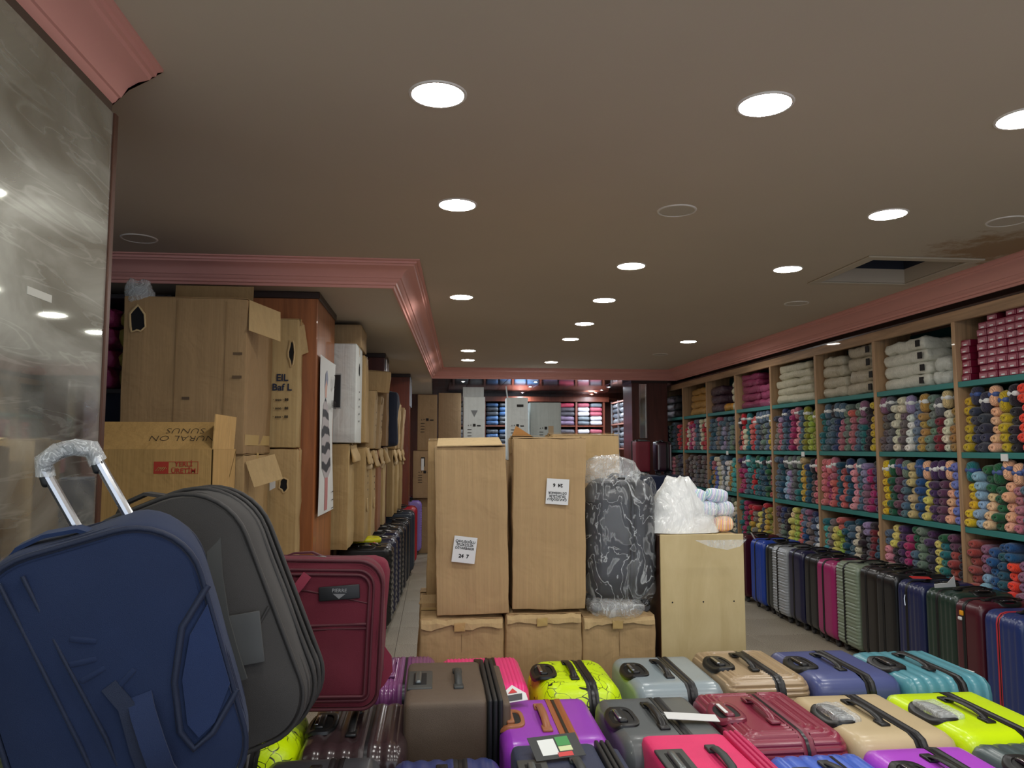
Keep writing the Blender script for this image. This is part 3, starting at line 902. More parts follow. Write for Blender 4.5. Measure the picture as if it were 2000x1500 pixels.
m.build('raised_flap', card((190, 140, 84)), t, 0)
carton('carton standing behind the tall pair, peeking above the wrapped suitcase', .80, 4.13, .80, .36, .3, .87, c=(196, 164, 114), seed=17)
carton('plain carton hidden below the one behind the tall pair', .80, 4.13, 0, .36, .3, .80, c=KC, seed=18)
carton('narrow carton standing behind the left tall carton', .08, 4.14, .84, .22, .3, .80, (0, 0, -3), c=(190, 158, 110), seed=19)
carton('plain carton hidden below the narrow one behind the left tall carton', .10, 4.14, 0, .34, .3, .83, c=KC, seed=20)

# wooden cabinet / chipboard crate
wc = thing('chipboard_cabinet', 'pale chipboard cabinet turned face away with three small screw holes', 'cabinet', (1.27, Y0 + .2, 0))
PB = N('chipboard'); nb = PB.noise(1, 5, vec=PB.coord((9, 9, 2.2)), dist=.8, rough=.7)
PB.base(PB.mix(nb, lin((186, 164, 112)), lin((222, 204, 156)))); PB.set(Roughness=.6); PB.bump(PB.noise(40, 4), .1, .003)
MB().box(-.205, .205, -.2, -.19, .02, 1.19, .002).build('back_board', PB.m, wc, 0)
MB().box(-.205, -.188, -.19, .2, 0, 1.185, .002).build('side_board', wood((74, 44, 30)), wc, 0)
MB().box(.188, .205, -.19, .2, 0, 1.185, .002).build('side_board', wood((74, 44, 30)), wc, 0)
MB().box(-.188, .188, -.19, .2, 1.168, 1.185, .002).build('top_board', PB.m, wc, 0)
MB().box(-.188, .188, -.19, .2, .0, .06, .002).build('bottom_board', PB.m, wc, 0)
for x in (-.15, .0, .15): MB().lathe([(.0002, 0), (.004, 0)], 8, T(x, -.2012, .875, 90), cap0=True).build('screw_hole', INK, wc, 0)

# ------------------------------------------------------------------ suitcase builder
def rr_loop(hy, hz, rc, n):
    rc = max(.002, min(rc, hy, hz)); segs = []
    a, b = hy - rc, hz - rc
    parts = [('l', (-a, -hz), (a, -hz)), ('c', (a, -b), -pi / 2), ('l', (hy, -b), (hy, b)), ('c', (a, b), 0), ('l', (a, hz), (-a, hz)), ('c', (-a, b), pi / 2), ('l', (-hy, b), (-hy, -b)), ('c', (-a, -b), pi)]
    Ls = [2 * a, pi / 2 * rc, 2 * b, pi / 2 * rc] * 2
    tot = sum(Ls); out = []
    for i in range(n):
        s_ = tot * i / n; k = 0
        while k < 7 and s_ > Ls[k]: s_ -= Ls[k]; k += 1
        p = parts[k]
        if p[0] == 'l':
            f = s_ / max(Ls[k], 1e-9); y = p[1][0] + (p[2][0] - p[1][0]) * f; z = p[1][1] + (p[2][1] - p[1][1]) * f
            ang = [-pi / 2, 0, 0, 0, pi / 2, 0, pi, 0][k]
        else:
            ang = p[2] + s_ / rc; y = p[1][0] + rc * cos(ang); z = p[1][1] + rc * sin(ang)
        out.append((y, z, cos(ang), sin(ang)))
    return out
def shell(x0, x1, W_, D_, H_, re, rc, n, mx, disp=None, caps=(True, True), inset0=0.):
    xs = [x0 + (x1 - x0) * i / mx for i in range(mx + 1)]
    for e in (-W_ / 2, W_ / 2):
        if abs(x0 - e) < 1e-6 or abs(x1 - e) < 1e-6:
            for q in (.03, .12, .28, .5, .75): 
                x = e + (re * q if e < 0 else -re * q)
                if x0 < x < x1: xs.append(x)
    xs = sorted(set(round(x, 6) for x in xs)); L = []
    for x in xs:
        d = min(W_ / 2 - abs(x), re); ins = re - sqrt(max(0, re * re - (re - d) ** 2)) + inset0
        lp = rr_loop(D_ / 2 - ins, H_ / 2 - ins, rc - ins * .6, n)
        L.append([(x, y + ny * (disp(x, y, z, ny, nz_) if disp else 0), z + nz_ * (disp(x, y, z, ny, nz_) if disp else 0)) for y, z, ny, nz_ in lp])
    return MB().loft(L, caps[0], caps[1])
def ridge(s_, per, amp):
    f = (s_ / per) % 1.
    return amp * (min(1, max(0, 1.6 * (1 - abs(2 * f - 1)) * 1.0)) - .6)
def style(kind, W_, D_, H_):
    if kind == 'v': return lambda x, y, z, ny, nz_: ridge(x + .5, .0155, .0045) if abs(x) < W_ / 2 - .02 else 0
    if kind == 'V': return lambda x, y, z, ny, nz_: ridge(x + .5, .045, .006) if abs(x) < W_ / 2 - .03 else 0
    if kind == 'h': return lambda x, y, z, ny, nz_: ridge(z + 2, .026, .009) * abs(ny)
    if kind == 'H': return lambda x, y, z, ny, nz_: ridge(z + 2 + .25 * x, .05, .007) * abs(ny)
    if kind == 'ring':
        def f(x, y, z, ny, nz_):
            if nz_ > .7:
                ax = W_ / 2 - abs(x); ay = D_ / 2 - abs(y)
                k = .035; hh = max(0, min(1, .5 + .5 * (ay - ax) / k)); inn = ay * (1 - hh) + ax * hh - k * hh * (1 - hh)
                if inn > (.07 if x < .0 else .12): return 0
                return ridge(-inn + 2, .0195, .0065)
            return ridge(H_ / 2 - z + 2 - (1 - abs(ny)) * .0, .0195, .0065)
        return f
    if kind == 'panel': return lambda x, y, z, ny, nz_: -.006 if (abs(abs(y) - D_ * .40) < .006 or abs(x + .0) > 9) else 0
    return None

wh_me = MB().lathe([(.004, -.012), (.022, -.012), (.026, -.008), (.026, .008), (.022, .012), (.004, .012)], 14, T(0, 0, 0, 90, 0, 0), True, True).mesh('wheel', plain((60, 60, 62), .5), .6)
wb_me = MB().box(-.022, .022, -.02, .02, 0, .03, .008).mesh('wheel_housing', BLACK, .6)
def suitcase(label, cx, cy, W_=.30, D_=.46, H_=.70, rz=0, c=(80, 80, 80), st=None, zc=(24, 25, 27), split=.04, zb=.02, rough=.32, mat=None, seed=1, handle='black', z0=0, name='hard_suitcase', grp=None, hd='low', tele=True, tip=(0, 0), re=.04, rc=.055, lite=False, band=None, hw=1.):
    t = thing(name, label, 'suitcase', (cx, cy, z0), (tip[0], tip[1], rz), grp)
    wheelh = .052; Hb = H_ - wheelh; zc0 = wheelh + Hb / 2
    mt = mat or plastic(c, rough)
    if st == 'ring': n, mxf = 560, .0042
    elif st in ('h', 'H'): n, mxf = 260, .03
    elif st == 'v': n, mxf = 64, .0038
    elif st == 'V': n, mxf = 64, .008
    else: n, mxf = 60, .03
    if lite: n = min(n, 340 if st == 'h' else 150); mxf = max(mxf, .01)
    fn = style(st, W_, D_, Hb)
    M = T(0, 0, zc0)
    def mk(x0, x1, caps):
        m = shell(x0, x1, W_, D_, Hb, re, rc, n, max(2, int((x1 - x0) / mxf)), fn, caps)
        m.v = [(v[0], v[1], v[2] + zc0) for v in m.v]; return m
    mk(-W_ / 2, split - zb, (True, False)).build('back_shell', mt, t, .4 if st == 'ring' else .9)
    mk(split + zb, W_ / 2, (False, True)).build('front_shell', mt, t, .4 if st == 'ring' else .9)
    zf = lambda x, y, z, ny, nz_: -.003 if abs(x - split) < zb * .25 else .002
    m = shell(split - zb, split + zb, W_, D_, Hb, re, rc, 60, 8, zf, (False, False)); m.v = [(v[0], v[1], v[2] + zc0) for v in m.v]
    zo = m.build('zipper_band', band or plain(zc, .4), t, .9)
    zm = shell(split - .005, split + .005, W_, D_, Hb, re, rc, 60, 2, None, (False, False), .0005); zm.v = [(v[0], v[1], v[2] + zc0) for v in zm.v]
    zm.build('zipper_teeth', plain((48, 48, 50), .3, .6), zo, .9)
    top = H_ + (.004 if st in ('ring', 'V', 'v') else 0)
    # telescopic handle housing let into the top of the back shell, wrapping over the edge
    hm = {'black': BLACK, 'grey': plain((54, 57, 58), .4), 'brown': plain((158, 98, 62), .4), 'same': plastic(tuple(int(v * .9) for v in c), .3)}[handle]
    if tele:
        hx = -W_ / 2 + .046 * hw; a, b = .048 * hw, .088 * hw
        lp = lambda k, zz: [(hx + a * k * (abs(cos(q)) ** .6) * (1 if cos(q) > 0 else -1), b * k * (abs(sin(q)) ** .6) * (1 if sin(q) > 0 else -1), zz - max(0, (-W_ / 2 + .035 - (hx + a * k * cos(q))) * .5)) for q in [2 * pi * i / 32 for i in range(32)]]
        hs = MB().loft([lp(1.05, top - .004), lp(1.02, top + .005), lp(.94, top + .007), lp(.74, top + .006), lp(.70, top + .001)], False, False)
        ho = hs.build('handle_housing', hm, t, .9)
        MB().loft([lp(.80, top + .0015), lp(.60, top + .0035)], False, True).build('handle_well', plain((12, 12, 13), .6), ho, .9)
        g = MB(); g.rbox(.030 * hw, .112 * hw, .014, .0065, (2, 4, 1), c=(hx - .004, 0, top + .0055)); go = g.build('telescopic_handle', hm, t, .9)
        MB().rbox(.012, .085 * hw, .004, .0019, (1, 3, 1), c=(hx - .014, 0, top + .0125)).build('grip_inlay', CHROME if handle != 'same' else PAPER, go, .9)
    # carry handle
    kx = split - zb - .033 if hd == 'low' else hd
    L_ = .105
    path = [(kx, -L_, top + .002), (kx, -L_ * .82, top + .012), (kx, -L_ * .45, top + .019), (kx, 0, top + .021), (kx, L_ * .45, top + .019), (kx, L_ * .82, top + .012), (kx, L_, top + .002)]
    m = MB().tube(path, [.012, .0125, .0125, .013, .0125, .0125, .012], 10, flat=.45)
    m.rbox(.034, .05, .010, .0045, (1, 2, 1), c=(kx, -L_ + .004, top + .003)); m.rbox(.034, .05, .010, .0045, (1, 2, 1), c=(kx, L_ - .004, top + .003))
    m.build('carry_handle', hm, t, .9)
    for sx in (-1, 1):
        for sy in (-1, 1):
            inst('wheel', wh_me, inst('wheel_housing', wb_me, t, (sx * (W_ / 2 - .05), sy * (D_ / 2 - .06), .03)), (0, 0, -.003))
    return t

def soft_case(label, cx, cy, W_, D_, H_, rz, c, zc=(30, 32, 34), seed=1, name='soft_suitcase', z0=0, tip=(0, 0)):
    t = thing(name, label, 'suitcase', (cx, cy, z0), (tip[0], tip[1], rz))
    mt = fabric(c, .55, 500.)
    MB().rbox(W_ * .78, D_, H_ - .05, .022, (4, 5, 7), lambda p, n: .004 * nz(p, 5, seed), c=(-W_ * .11, 0, .05 + (H_ - .05) / 2)).build('body', mt, t, .8)
    for k, xx in enumerate((.26, .31, .36)):
        MB().rbox(W_ * .045, D_ + .006, H_ - .045, .018, (1, 5, 7), c=(W_ * (xx + .04), 0, .048 + (H_ - .045) / 2)).build('zipper_band' if k == 1 else 'piping', plain(zc, .5), t, .8)
    MB().rbox(W_ * .10, D_ * .94, H_ - .08, .014, (1, 4, 6), c=(W_ * .45, 0, .05 + (H_ - .05) / 2)).build('front_pocket', mt, t, .8)
    top = H_; hx = -W_ * .36
    m = MB(); m.rbox(.085, .2, .010, .0045, (2, 4, 1), c=(hx, 0, top)); m.build('handle_housing', plain((66, 68, 66), .5), t)
    MB().rbox(.045, .13, .002, .0009, (1, 2, 1), c=(hx, 0, top + .0055)).build('handle_well', plain((10, 10, 11), .7), t)
    MB().rbox(.022, .12, .014, .0065, (1, 4, 1), c=(hx - .006, 0, top + .010)).build('telescopic_handle', plain((110, 116, 116), .3, .6), t)
    kx = W_ * .02; L_ = .09
    m = MB().tube([(kx, -L_, top), (kx, -L_ * .7, top + .016), (kx, 0, top + .022), (kx, L_ * .7, top + .016), (kx, L_, top)], .013, 10, flat=.5)
    m.rbox(.034, .045, .012, .005, (1, 1, 1), c=(kx, -L_, top + .003)); m.rbox(.034, .045, .012, .005, (1, 1, 1), c=(kx, L_, top + .003))
    m.build('carry_handle', plain((54, 58, 58), .5), t, .9)
    for sx in (-1, 1):
        for sy in (-1, 1):
            inst('wheel', wh_me, inst('wheel_housing', wb_me, t, (sx * (W_ / 2 - .05), sy * (D_ / 2 - .06), .03)), (0, 0, -.003))
    return t

NEON = (212, 246, 0)
# ---- back row of the display (stands in front of the cartons)
FRY = 3.10
suitcase('glossy purple metallic ridged suitcase beside the burgundy bag, back row', -.15, 3.17, 0.325, 0.46, 0.712, 0, (134, 76, 130), 'v', zc=(124, 70, 120), handle='same', rough=.18)
suitcase('hot pink ridged suitcase in the back row before the tall cartons', 0.197, 3.12, 0.333, 0.46, 0.712, 0, (250, 58, 140), 'v')
suitcase('neon yellow suitcase with black scribble print in the back row', 0.558, 3.08, 0.333, 0.46, 0.712, 0, NEON, None, mat=scribble(NEON), re=.08, rc=.1)
t = suitcase('silver-grey smooth suitcase in the back row', 0.928, 3.06, 0.343, 0.46, 0.712, 0, (150, 164, 170), None, zc=(30, 32, 36), rough=.25)
suitcase('beige suitcase with concentric ridges in the back row', 1.284, 3.09, 0.333, 0.46, 0.717, 0, (176, 152, 120), 'ring')
suitcase('violet-blue suitcase in the back row', 1.635, 3.07, 0.353, 0.46, 0.717, 0, (78, 88, 140), 'panel')
t = suitcase('teal ribbed suitcase with mint piping and a white tag, back row', 1.990, 3.04, 0.353, 0.46, 0.712, 0, (84, 150, 164), 'V', zc=(26, 28, 30))
for s_ in (-1, 1):
    m = shell(.04 + s_ * .024 - .004, .04 + s_ * .024 + .004, .33, .43, .648, .05, .07, 60, 3, lambda *a: .004, (False, False)); m.v = [(v[0], v[1], v[2] + .376) for v in m.v]
    m.build('mint_piping', plain((130, 226, 206), .4), t, label='mint green piping')
MB().box(-.05, .05, -.025, .025, 0, .0015, M=T(.12, -.10, .7035, 0, 0, 12)).build('paper_tag', PAPER, t, 0)
# ---- middle row
t = suitcase('black-brown glossy suitcase with panel lines, leftmost of the middle row', -.24, 2.60, 0.325, 0.475, 0.702, 0, (56, 42, 44), 'V', zc=(50, 38, 40), handle='black', rough=.2)
soft_case('taller brown soft suitcase with black zips in the middle row', .08, 2.74, 0.345, 0.475, 0.792, 0, (92, 76, 60))
t = suitcase('violet suitcase with orange-brown trim in the middle row', 0.380, 2.56, 0.333, 0.475, 0.712, 0, (156, 58, 192), None, zc=(160, 92, 50), handle='brown', zb=.026, hw=.9)
tg = MB(); tg.poly([(-.05, 0), (.05, .0), (.055, .03), (.02, .075), (-.02, .05), (-.06, .045)], .0015, T(-.10, .10, .735, -62, 0, 20)); tg.build('paper_tag', PAPER, t, 0)
MB().poly([(-.045, .005), (.03, .005), (.04, .03), (-.045, .03)], .0012, T(-.10, .0985, .737, -62, 0, 20)).build('tag_print', plain((70, 72, 74), .6), t, 0)
MB().poly([(-.01, .038), (.025, .038), (.015, .058)], .0012, T(-.10, .0985, .737, -62, 0, 20)).build('tag_print', plain((210, 60, 60), .6), t, 0)
t = suitcase('charcoal grey suitcase with a long white paper tag, middle row', 0.746, 2.54, 0.343, 0.475, 0.712, 0, (88, 93, 94), None, zc=(40, 42, 44), rough=.4)
MB().box(-.02, .15, -.032, .032, 0, .0015, M=T(.03, -.05, .729, 0, 3, -6)).build('paper_tag', PAPER, t, 0, label='white paper tag')
MB().tube([(.0, -.06, .722), (-.005, -.03, .735), (.01, -.04, .729)], .0012, 5).build('tag_string', PAPER, t)
suitcase('maroon suitcase with dense concentric ridges in the middle row', 1.106, 2.53, 0.353, 0.475, 0.717, 0, (142, 48, 70), 'ring', zc=(126, 40, 62), handle='same')
t = suitcase('beige smooth suitcase with film-wrapped handle in the middle row', 1.457, 2.50, 0.343, 0.475, 0.712, 0, (200, 180, 140), None, rough=.42)
MB().rbox(.09, .16, .034, .015, (4, 6, 2), lambda p, n: .005 * nz(p, 40, 2), c=(-.105, 0, .712)).build('film_wrap', film(dens=.35, scale=22), t)
t = suitcase('plain neon yellow suitcase at the right of the middle row', 1.813, 2.49, 0.353, 0.475, 0.712, 0, NEON, None, rough=.3)
MB().rbox(.09, .16, .036, .015, (4, 6, 2), lambda p, n: .005 * nz(p, 40, 4), c=(-.11, 0, .712)).build('film_wrap', film(dens=.4, scale=22), t)
# ---- front row, cut by the picture's lower edge
t = suitcase('charcoal suitcase with two yellow stripes at the lower picture edge', -.31, 2.13, 0.325, 0.46, 0.707, 0, (58, 62, 66), None, rough=.3)
for s_ in (-1, 1):
    m = shell(.04 + s_ * .03 - .008, .04 + s_ * .03 + .008, .31, .42, .643, .05, .07, 60, 3, lambda *a: .003, (False, False)); m.v = [(v[0], v[1], v[2] + .3735) for v in m.v]
    m.build('yellow_stripe', plain((238, 226, 30), .4), t, label='bright yellow stripe')
t = suitcase('navy blue suitcase with red zip stripes at the lower picture edge', .04, 2.10, 0.315, 0.46, 0.702, 0, (44, 58, 112), 'V')
for s_ in (-1, 1):
    m = shell(.04 + s_ * .026 - .005, .04 + s_ * .026 + .005, .30, .42, .638, .05, .07, 60, 3, lambda *a: .003, (False, False)); m.v = [(v[0], v[1], v[2] + .371) for v in m.v]
    m.build('red_stripe', plain((220, 50, 60), .4), t, label='red stripe')
t = soft_case('dark navy soft suitcase with a coloured swing tag, front row', .395, 2.11, 0.325, 0.46, 0.717, 0, (36, 46, 76))
MB().box(-.075, .075, -.045, .045, 0, .0015, M=T(-.04, .13, .742, 22, 0, 12)).build('swing_tag', plain((60, 62, 62), .4), t, 0, label='dark swing tag with coloured fields')
for x0, x1, y0, y1, cc in ((-.05, .0, -.03, .03, (232, 236, 232)), (.005, .045, .0, .035, (70, 150, 80)), (.005, .045, -.02, -.002, (214, 226, 170)), (-.005, .04, -.04, -.024, (214, 70, 70))):
    MB().box(x0, x1, y0, y1, .0015, .0022, M=T(-.04, .13, .742, 22, 0, 12)).build('tag_print', plain(cc, .5), t, 0)
soft_case('hot pink soft suitcase with a black carry handle, front row', .80, 2.12, 0.335, 0.46, 0.727, 0, (236, 40, 110), zc=(200, 40, 96))
suitcase('bright blue suitcase at the lower picture edge', 1.12, 2.02, 0.295, 0.46, 0.702, 0, (66, 104, 206), 'V', zc=(60, 96, 196), handle='grey')
t = suitcase('orchid purple suitcase at the lower picture edge', 1.43, 2.02, 0.325, 0.46, 0.712, 0, (184, 74, 214), None)
suitcase('dark green-grey ribbed suitcase at the lower right picture corner', 1.78, 2.02, 0.335, 0.46, 0.712, 0, (66, 84, 84), 'V', lite=True)
# ---- left end, under the travel bags
suitcase('neon yellow scribble-print suitcase lying tilted under the grey bag', -.575, 2.58, .33, .48, .72, 2, NEON, None, mat=scribble(NEON), re=.08, rc=.1)
t = suitcase('dark red suitcase below the scribble-print one, front left', -.48, 1.66, .26, .34, .66, 0, (110, 20, 36), None, lite=True)
suitcase('grey-green glossy suitcase at the foot of the mirror', -.86, 2.68, .28, .44, .69, 0, (74, 84, 82), 'V', rough=.15, lite=True)
suitcase('dark blue suitcase standing under the blue travel bag', -.80, 1.66, .26, .34, .78, 0, (30, 40, 66), None, lite=True)

# ---- row along the wool shelving (their narrow sides face the aisle)
RR = [ # y centre, thickness, height, colour, style, label
 (7.86, .26, .69, (74, 22, 34), None, 'dark maroon suitcase farthest in the row before the wool shelves'),
 (7.44, .30, .68, (34, 70, 168), 'V', 'royal blue suitcase in the row before the wool shelves'),
 (7.165, .20, .67, (44, 52, 52), None, 'slim dark grey-green suitcase between the royal blue and silver ones'),
 (6.92, .30, .68, (158, 164, 170), 'h', 'silver finely ribbed suitcase in the row before the wool shelves'),
 (6.62, .26, .69, (30, 32, 66), None, 'glossy midnight navy suitcase beside the silver ribbed one'),
 (6.35, .25, .68, (28, 30, 34), None, 'black suitcase between the midnight navy and magenta ones'),
 (6.075, .28, .675, (160, 38, 104), None, 'magenta suitcase with a dark zip in the row before the wool shelves'),
 (5.765, .32, .70, (130, 144, 124), 'h', 'olive silver ribbed suitcase next to the magenta one'),
 (5.475, .24, .71, (34, 32, 32), None, 'black suitcase right behind the olive silver one'),
 (5.225, .24, .71, (24, 26, 30), None, 'second black suitcase, beside the dark navy one'),
 (4.965, .28, .69, (34, 42, 82), 'V', 'dark navy suitcase with a hanging zip pull before the shelves'),
 (4.66, .31, .69, (34, 56, 48), 'V', 'dark green ribbed suitcase with a white tag before the shelves'),
 (4.385, .23, .68, (78, 26, 38), None, 'dark burgundy suitcase with small yellow charm before the shelves'),
 (4.115, .30, .66, (40, 56, 110), 'V', 'navy ribbed suitcase with red zip piping before the shelves'),
 (3.84, .24, .645, (140, 216, 196), None, 'mint green suitcase at the right picture edge')]
for i, (y, th, hh, cc, st, lb) in enumerate(RR):
    t = suitcase(lb, 3.42 + .01 * (i % 3), y, th * .985, .43, hh, 90, cc, st, zb=.014, split=.02, lite=True, rough=.28, re=.035, rc=.06, handle='black', hw=.85, band=plain((190, 44, 56), .5) if i == 13 else None)
    if i == 10: MB().tube([(.03, .218, .60), (.03, .224, .57), (.02, .226, .53)], .004, 6).build('zip_pull', CHROME, t)
    if i == 10: MB().box(-.06, .06, -.045, .045, 0, .003, M=T(.0, .12, .716, 0, 0, 70)).build('red_tag', plain((206, 48, 48), .4), t, 0, label='red and white tag')
    if i == 11:
        MB().poly([(-.06, 0), (.07, -.01), (.08, .02), (0, .03), (-.03, .09), (-.05, .03)], .002, T(.0, .16, .712, -30, 0, 80)).build('paper_tag', PAPER, t, 0, label='crumpled white tag')
    if i == 12:
        MB().rbox(.03, .012, .03, .005, (1, 1, 1), c=(.03, .222, .60)).build('charm', plain((232, 160, 30), .4), t, label='yellow charm')
        MB().rbox(.03, .012, .02, .005, (1, 1, 1), c=(.045, .222, .565)).build('charm', PAPER, t)
    if i == 1: MB().box(-.02, .02, -.09, .09, 0, .002, M=T(.10, .17, .66, 60, 0, 0)).build('paper_tag', PAPER, t, 0)

# ---- row along the left cartons
LR = [(6.95, .36, .74, (30, 32, 34), 'H', 'black spiral-ribbed suitcase nearest in the left aisle row'),
      (7.36, .32, .76, (44, 46, 66), 'H', 'dark ribbed suitcase with a white strap, second in the left aisle row'),
      (7.76, .32, .77, (28, 32, 60), 'H', 'navy ribbed suitcase with a white strap, third in the left aisle row'),
      (8.16, .32, .775, (38, 42, 46), 'H', 'dark grey ribbed suitcase with a white strap, fourth in the left aisle row'),
      (8.6, .32, .76, (30, 34, 46), None, 'black suitcase fifth in the left aisle row'),
      (9.1, .32, .77, (34, 40, 50), None, 'black suitcase sixth in the left aisle row'),
      (9.9, .34, .80, (44, 54, 68), 'V', 'large dark slate suitcase before the red ones in the left aisle row'),
      (10.66, .3, .80, (170, 34, 50), 'V', 'red suitcase with pale edge behind the slate one, left aisle'),
      (11.75, .3, .81, (136, 112, 186), 'h', 'lilac ribbed suitcase in the left aisle row'),
      (12.4, .34, .82, (184, 24, 48), 'H', 'bright red ribbed suitcase last in the left aisle row')]
for i, (y, th, hh, cc, st, lb) in enumerate(LR):
    xr = -.365 + .036 * (y - 6.9)
    if i == 6: xr = -.25
    if i >= 7: xr = [-.235, -.19, -.10][i - 7]
    dd_ = .22 if i in (4, 5) else .46
    t = suitcase(lb, xr - dd_ / 2, y, th, dd_, hh, 90, cc, st, zb=.014, split=.0, lite=True, rough=.25, re=.04, rc=.07)
    if i in (1, 2, 3):
        MB().tube([(0, -.2 + .0, hh - .02), (0, -.12, hh + .006), (0, .02, hh + .008), (.0, -.225 + .36, hh + .004), (0, -.02 + .22, hh - .02), (0, .235, hh - .09), (0, .236, hh - .2)], .012, 8, flat=.3).build('white_strap', PAPER, t, label='white strap over the top')
    if i == 0:
        MB().tube([(.0, -.1, hh), (.0, -.06, hh + .02), (0, -.02, hh)], .012, 8, flat=.4).build('red_loop', plain((190, 30, 40), .5), t, label='red loop handle')
yb = thing('plastic_pouch', 'bright yellow plastic pouch lying on the nearest left aisle suitcase', 'pouch', (-.62, 7.12, .765), (0, 0, 10))
pillow(.26, .2, .05, 5, .012).build('yellow_film', plain((222, 220, 20), .25, 0, .5, .5), yb, 1.2)
MB().rbox(.12, .16, .012, .005, (3, 3, 1), lambda p, n: .003 * nz(p, 30), c=(.04, -.02, -.026)).build('white_insert', PAPER, yb)

# suitcases on the low table at the far right
tb = thing('low_table', 'dark blue cloth-covered low table carrying two small suitcases', 'table', (2.95, 10.3, 0))
MB().rbox(1.0, .7, 1.22, .03, (4, 4, 4), lambda p, n: .01 * nz(p, 5), c=(0, 0, .612)).build('cloth_cover', fabric((26, 38, 70)), tb)
t = soft_case('burgundy soft suitcase standing on the blue-covered table', 2.84, 10.32, .28, .20, .47, 90, (116, 20, 40), z0=1.225)
t = suitcase('dark plum suitcase with two silver stripes on the blue-covered table', 3.14, 10.3, .22, .22, .46, 0, (58, 34, 46), None, lite=True, z0=1.225, name='small_suitcase')
for x in (-.085, .085): MB().box(x - .006, x + .006, -.116, -.108, .08, .42).build('silver_stripe', plain((190, 190, 195), .3, .6), t, 0)

# ================================================================== LEFT CARTONS
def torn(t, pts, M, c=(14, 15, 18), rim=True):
    MB().poly(pts, .002, M).build('hole_shade_plate', plain(c, .9), t, 0)  # flat dark plate: shade inside the torn opening put into colour
    if rim:
        n = len(pts); P = [M @ Vector((x, -.002, z)) for x, z in pts]
        MB().tube(P, .006, 5, closed=True).build('torn_rim', card((212, 184, 134)), t)
def blob(cx, cz, rx, rz_, seed, n=12):
    r2 = random.Random(seed)
    return [(cx + rx * cos(2 * pi * i / n) * r2.uniform(.7, 1.15), cz + rz_ * sin(2 * pi * i / n) * r2.uniform(.7, 1.15)) for i in range(n)]
OLV = (158, 128, 82)
# tall carton A with torn top, front face at y=4.3
t = carton('big upper carton with a torn corner hole and loose flap, left stack', -1.38, 4.66, 1.565, .66, .68, .87, c=(170, 138, 96), seed=31, top='closed', amp=.01, n=7)
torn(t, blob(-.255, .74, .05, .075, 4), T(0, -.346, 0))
pillow(.16, .1, .14, 8, .03).build('crumpled_film', film(dens=.3, scale=16), t).location = (-.27, -.30, .90)
MB().box(-.11, .11, 0, .004, -.19, 0, M=T(.40, -.22, .85, 0, 0, 50) @ T(0, 0, 0, -14, 10, 0)).build('hanging_flap', card((196, 166, 116)), t, 0)
MB().box(-.22, .23, 0, .005, 0, .13, M=T(.06, -.05, .87, -4)).build('raised_flap', card((158, 128, 86)), t, 0)
text('THIS SIDE UP', .045, t, FRONT(.08, -.053, .90), INK, 'printed_text', .001)
MB().box(-.005, .035, -.3475, -.3465, .30, .315).build('smudge_mark', plain((92, 74, 56), .9), t, 0)
for k in range(2): MB().box(.26, .31, -.3475, -.3465, .42 + k * .13, .435 + k * .13).build('smudge_mark', plain((100, 80, 58), .9), t, 0)
MB().box(-.05, -.046, -.3475, -.346, .02, .85).build('score_line', card((150, 120, 82)), t, 0)
MB().box(.215, .219, -.3475, -.346, .02, .85).build('score_line', card((150, 120, 82)), t, 0)
MB().box(.331, .3325, -.32, .30, -.0, .06, M=T(0, 0, .05)).build('tape', TAPE, t, 0)
t = carton('middle-height carton beneath the big torn one, left stack', -1.36, 4.66, .79, .62, .64, .77, c=(186, 154, 106), seed=33, amp=.014)
MB().box(-.10, .10, 0, .004, -.15, 0, M=T(.38, -.24, .755, 0, 0, 50) @ T(0, 0, 0, -16, -12, 0)).build('hanging_flap', card((196, 166, 116)), t, 0)
carton('bottom carton of the left stack behind the travel bags', -1.36, 4.66, 0, .62, .64, .785, c=KC, seed=34)
t = carton('upper carton with torn side and black printing next to the wood pillar', -1.12, 5.095, 1.60, .46, .17, .84, (0, 0, 0), c=(196, 168, 116), seed=36, amp=.012)
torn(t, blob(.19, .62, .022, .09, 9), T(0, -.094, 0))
MB().box(-.03, .03, 0, .004, -.2, 0, M=T(.235, -.05, .80, 20, -24, 40)).build('hanging_flap', card((200, 170, 120)), t, 0)
text('EIL\nBaf L', .062, t, FRONT(.135, -.099, .42), plain((34, 42, 66), .8), 'printed_text', .0015)
for k in range(3): text('· ooo · 88', .024, t, FRONT(.13, -.099, .31 - .055 * k), INK, 'printed_text', .0008)
t = carton('lower carton with a ragged hole and hanging papers beside the pillar', -1.12, 5.095, .80, .48, .17, .79, c=(192, 162, 112), seed=38, amp=.016)
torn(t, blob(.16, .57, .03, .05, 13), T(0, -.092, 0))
MB().box(-.018, .018, 0, .002, -.1, 0, M=T(.09, -.095, .62, 6)).build('hanging_paper', PAPER, t, 0)
MB().rbox(.09, .03, .10, .012, (3, 1, 3), lambda p, n: .008 * nz(p, 40), c=(-.0, -.09, .52)).build('crumpled_film', film(dens=.45, scale=20), t)
carton('bottom carton beside the wood pillar behind the travel bags', -1.12, 5.095, 0, .48, .17, .795, c=KC, seed=39)
